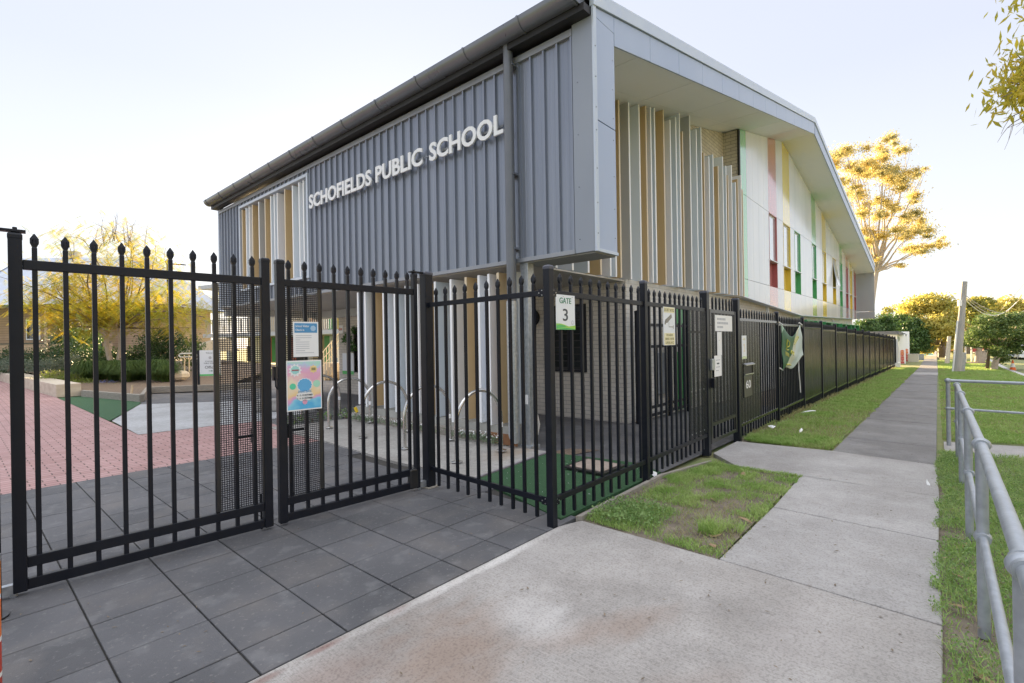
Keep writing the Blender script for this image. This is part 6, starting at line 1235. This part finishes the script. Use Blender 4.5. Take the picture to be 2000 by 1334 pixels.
tree('street_tree', 'slender dark trunked tree beside the layered tree, under the same shade', 'tree', at(1927, 718, 32), at(1932, 684, 32), [px(32.5, 1925, 668, 14, 9), px(32.5, 1940, 664, 12, 8)], 700, .20, M_mel, M_bark, .11, .35, lean=.02)
tree('street_tree', 'pale forked trunk tree standing in a dark mulch ring behind the layered tree', 'tree', at(1911, 709, 39), at(1912, 685, 39), [px(39, 1905, 660, 16, 12), px(39, 1925, 655, 16, 12), px(39, 1890, 668, 10, 10)], 500, .25, M_mel, M_barkpale, .32, .4, trunks=2)
o = MB(); q = at(1911, 709.5, 38.5); o.tube([(q.x, q.y, gz(50)-.02), (q.x, q.y, gz(50)+.10)], [1.3, .5], 18); o = o.build('mulch_ring', M_mulch); o['kind'] = 'structure'
tree('street_tree', 'thin dark trunk tree behind the white board', 'tree', at(1879, 707, 47), at(1880, 680, 47), [px(47, 1880, 668, 14, 10), px(47, 1872, 690, 9, 8)], 400, .3, M_goldg, M_bark, .2, .5)
M_hd = mat('boundary_shrub_leaf', (.05, .11, .03), (.11, .19, .05), 3, .5, transl=.3)
for i, (u, v, d_, ru, rv) in enumerate(((1690, 645, 44, 24, 20), (1722, 640, 46, 24, 20), (1752, 636, 50, 22, 18), (1782, 650, 48, 22, 24), (1800, 668, 47, 15, 20), (1775, 680, 47, 16, 18))): bush('boundary_shrub', 'dense dark green shrub tree behind the far end of the fence', 'shrub', 'dark shrubs past the end of the fence', [px(d_, u, v, ru, rv), px(d_, u+6, v-rv*.6, ru*.5, rv*.5), px(d_, u-8, v+rv*.4, ru*.7, rv*.6)], 700, .24, M_hd)
bush('boundary_shrub', 'wispy lighter tree top above the dark shrubs', 'shrub', None, [px(60, 1738, 606, 12, 6), px(60, 1728, 614, 8, 4), px(60, 1765, 614, 12, 7)], 150, .3, M_goldg)
for i, (u, v, d_, r) in enumerate(((1800, 692, 62, 12), (1790, 684, 66, 12), (1815, 688, 70, 14), (1828, 692, 74, 10), (1850, 692, 64, 12))): bush('path_shrub', 'golden sunlit shrub at the far end of the footpath', 'shrub', 'golden shrubs where the footpath ends', [px(d_, u, v, r, 9), px(d_, u+5, v-6, r*.6, 6)], 240, .32, M_gold)
# branch of a near street tree reaching in at the top right
nt_ = thing('gum_tree', 'near street tree whose yellow-leaved branch hangs in at the top right corner', 'tree', (11.5, -4.2, gz(11)-.1)); tk = MB(); lb_ = MB()
F0 = Vector((11.4, -4.0, 5.0)); limb(tk, (11.5, -4.2, -.3), F0, .26, .18, .03, 12, 8)
tipsn = []
for u, v, d_ in ((1985, 105, 7.6), (2002, 75, 7.6), (1968, 160, 7.4), (1995, 140, 7.7), (2020, 120, 7.8), (1953, 192, 7.3), (1985, 185, 7.5), (2005, 190, 7.6), (2002, 0, 7.6), (2030, 40, 8), (2035, 160, 8), (1975, 190, 7.4), (2000, 110, 7.6)):
    q = at(u, v, d_); pts = limb(lb_, F0 if u > 2005 else at(2040, 170 if v > 60 else 0, 8), q, .022, .005, .12, 5); tipsn += pts[3:]
for u, v in ((1955, 262), (1968, 250), (1948, 278), (1985, 248)): pts = limb(lb_, at(2035, 215, 8), at(u, v, 7.5), .010, .003, .14, 4); limb(lb_, pts[3], at(u+14, v+14, 7.5), .004, .002, .1, 4, 3)
limb(lb_, F0, at(2040, 170, 8), .09, .04, .05, 6); limb(lb_, F0, at(2035, 215, 8), .07, .02, .05, 6); limb(lb_, F0, at(2040, 0, 8), .08, .03, .05, 6)
tk.build('trunk', M_barkpale, nt_, smooth=True); lb_.build('limbs', M_bark, nt_)
T_ = np.array([tuple(p) for p in tipsn]); n = 1250; Cn = T_[rng.integers(0, len(T_), n)]+rng.normal(size=(n, 3))*np.array([.17, .17, .13]); Cn[:, 2] -= .04
big = [(tuple(F0+Vector((random.uniform(-.5, 3), random.uniform(-3.2, -1), random.uniform(.5, 4)))), (1.3, 1.3, .9)) for _ in range(9)]
V, F = leafquads(Cn, .155, .24, 1.3); V2, F2 = clumpleaves(big, 150, .14, .3, .4, .9); M_nl = mat('near_gum_leaf', (.66, .50, .05), (.40, .40, .06), 6, .45, transl=.62, contrast=1.5)
npmesh('crown', np.concatenate([V, V2]), np.concatenate([F, F2+len(V)]), M_nl, nt_)
# trees and houses over the road: never in frame, but they stand there and the gloss of fence and gutter mirrors them
for i, (x, y, s) in enumerate(((4, -19, 1.0), (14, -21, 1.2), (25, -18, 1.0), (36, -22, 1.1), (-9, -20, 1.1))):
    cl = [((x+random.uniform(-2.2, 2.2)*s, y+random.uniform(-2.2, 2.2)*s, (3.2+random.uniform(0, 4.2))*s), (1.7*s, 1.7*s, 1.2*s)) for _ in range(9)]
    tree('street_tree', 'golden leafy tree on the far side of the road', 'tree', (x, y, gz(x)-.1), (x, y, 2.4*s), cl, 70, .42, M_gold, M_bark, .25, .5, group='trees on the far side of the road')
for i, (x, y) in enumerate(((9, -30), (30, -31))):
    h_ = thing('far_house', 'tan rendered house across the road', 'house', (x, y, gz(x)), 'houses across the road'); MB().box(x-6, x+6, y-4, y+4, gz(x)-.3, 3.0).build('wall', M_sand, h_); MB().loft([[(x-6.6, y-4.6, 2.95), (x+6.6, y-4.6, 2.95), (x+6.6, y+4.6, 2.95), (x-6.6, y+4.6, 2.95)], [(x-3, y-.1, 5.2), (x+3, y-.1, 5.2), (x+3, y+.1, 5.2), (x-3, y+.1, 5.2)]]).build('roof', mat('terracotta_roof', (.32, .14, .09)), h_)
# ------------------------------------------------------------------ LIGHT, CAMERA
SUN_AZ, SUN_EL = RAD(37), RAD(12)      # azimuth from +y toward +x: low behind the school
w = bpy.data.worlds.new('World'); sc.world = w; w.use_nodes = True; nt = w.node_tree; bg = nt.nodes['Background']
sky = nt.nodes.new('ShaderNodeTexSky'); sky.sky_type = 'NISHITA'; sky.sun_disc = False; sky.sun_elevation = SUN_EL; sky.sun_rotation = SUN_AZ; sky.air_density = 1.0; sky.dust_density = .6; sky.ozone_density = 1.6
hs_ = nt.nodes.new('ShaderNodeHueSaturation'); hs_.inputs['Saturation'].default_value = .7; nt.links.new(sky.outputs[0], hs_.inputs['Color']); mxs = nt.nodes.new('ShaderNodeMix'); mxs.data_type = 'RGBA'; mxs.inputs[0].default_value = .94
tc_ = nt.nodes.new('ShaderNodeTexCoord'); sz = nt.nodes.new('ShaderNodeSeparateXYZ'); nt.links.new(tc_.outputs['Generated'], sz.inputs[0])
cr = nt.nodes.new('ShaderNodeValToRGB'); e = cr.color_ramp.elements; K_ = .42   # sky ramp: pale horizon, faint blue above; unseen overhead brightened as added fill light
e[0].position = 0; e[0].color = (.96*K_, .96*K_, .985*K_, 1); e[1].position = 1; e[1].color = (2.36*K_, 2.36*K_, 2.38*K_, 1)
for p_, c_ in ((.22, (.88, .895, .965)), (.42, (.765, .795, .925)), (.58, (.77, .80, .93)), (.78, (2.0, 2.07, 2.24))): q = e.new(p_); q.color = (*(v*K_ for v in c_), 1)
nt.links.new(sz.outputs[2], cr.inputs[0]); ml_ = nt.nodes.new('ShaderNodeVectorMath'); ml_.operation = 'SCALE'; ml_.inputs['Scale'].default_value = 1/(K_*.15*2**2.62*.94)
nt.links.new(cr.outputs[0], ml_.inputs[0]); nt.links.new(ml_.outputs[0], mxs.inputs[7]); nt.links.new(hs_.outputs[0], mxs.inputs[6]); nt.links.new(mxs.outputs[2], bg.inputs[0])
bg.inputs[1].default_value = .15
sl = bpy.data.lights.new('sun', 'SUN'); sl.energy = 5.0; sl.angle = RAD(.53); sl.color = (1, .72, .38); so = bpy.data.objects.new('sun', sl); COL.objects.link(so)
dv = Vector((math.sin(SUN_AZ)*math.cos(SUN_EL), math.cos(SUN_AZ)*math.cos(SUN_EL), math.sin(SUN_EL))); so.rotation_euler = dv.to_track_quat('Z', 'Y').to_euler(); so.location = (0, 0, 30)
cd = bpy.data.cameras.new('camera'); cd.sensor_width = 36; cd.lens = FPX/2000*36; cd.clip_start = .05; cd.clip_end = 2000
cam = bpy.data.objects.new('camera', cd); COL.objects.link(cam); cam.location = (0, 0, HC)
fw = Vector((math.cos(TH), math.sin(TH), 0)); up0 = Vector((0, 0, 1)); rt0 = fw.cross(up0)
# roll: image-down leans to the right as in the photograph
rt = rt0*math.cos(ROLL)-up0*math.sin(ROLL); up = up0*math.cos(ROLL)+rt0*math.sin(ROLL)
cam.matrix_world = Matrix(((rt.x, up.x, -fw.x, 0), (rt.y, up.y, -fw.y, 0), (rt.z, up.z, -fw.z, HC), (0, 0, 0, 1)))
sc.camera = cam
sc.view_settings.view_transform = 'Standard'; sc.view_settings.look = 'None'; sc.view_settings.gamma = 1; sc.view_settings.exposure = 2.5
sc.cycles.max_bounces = 8; sc.cycles.diffuse_bounces = 4; sc.cycles.transparent_max_bounces = 8
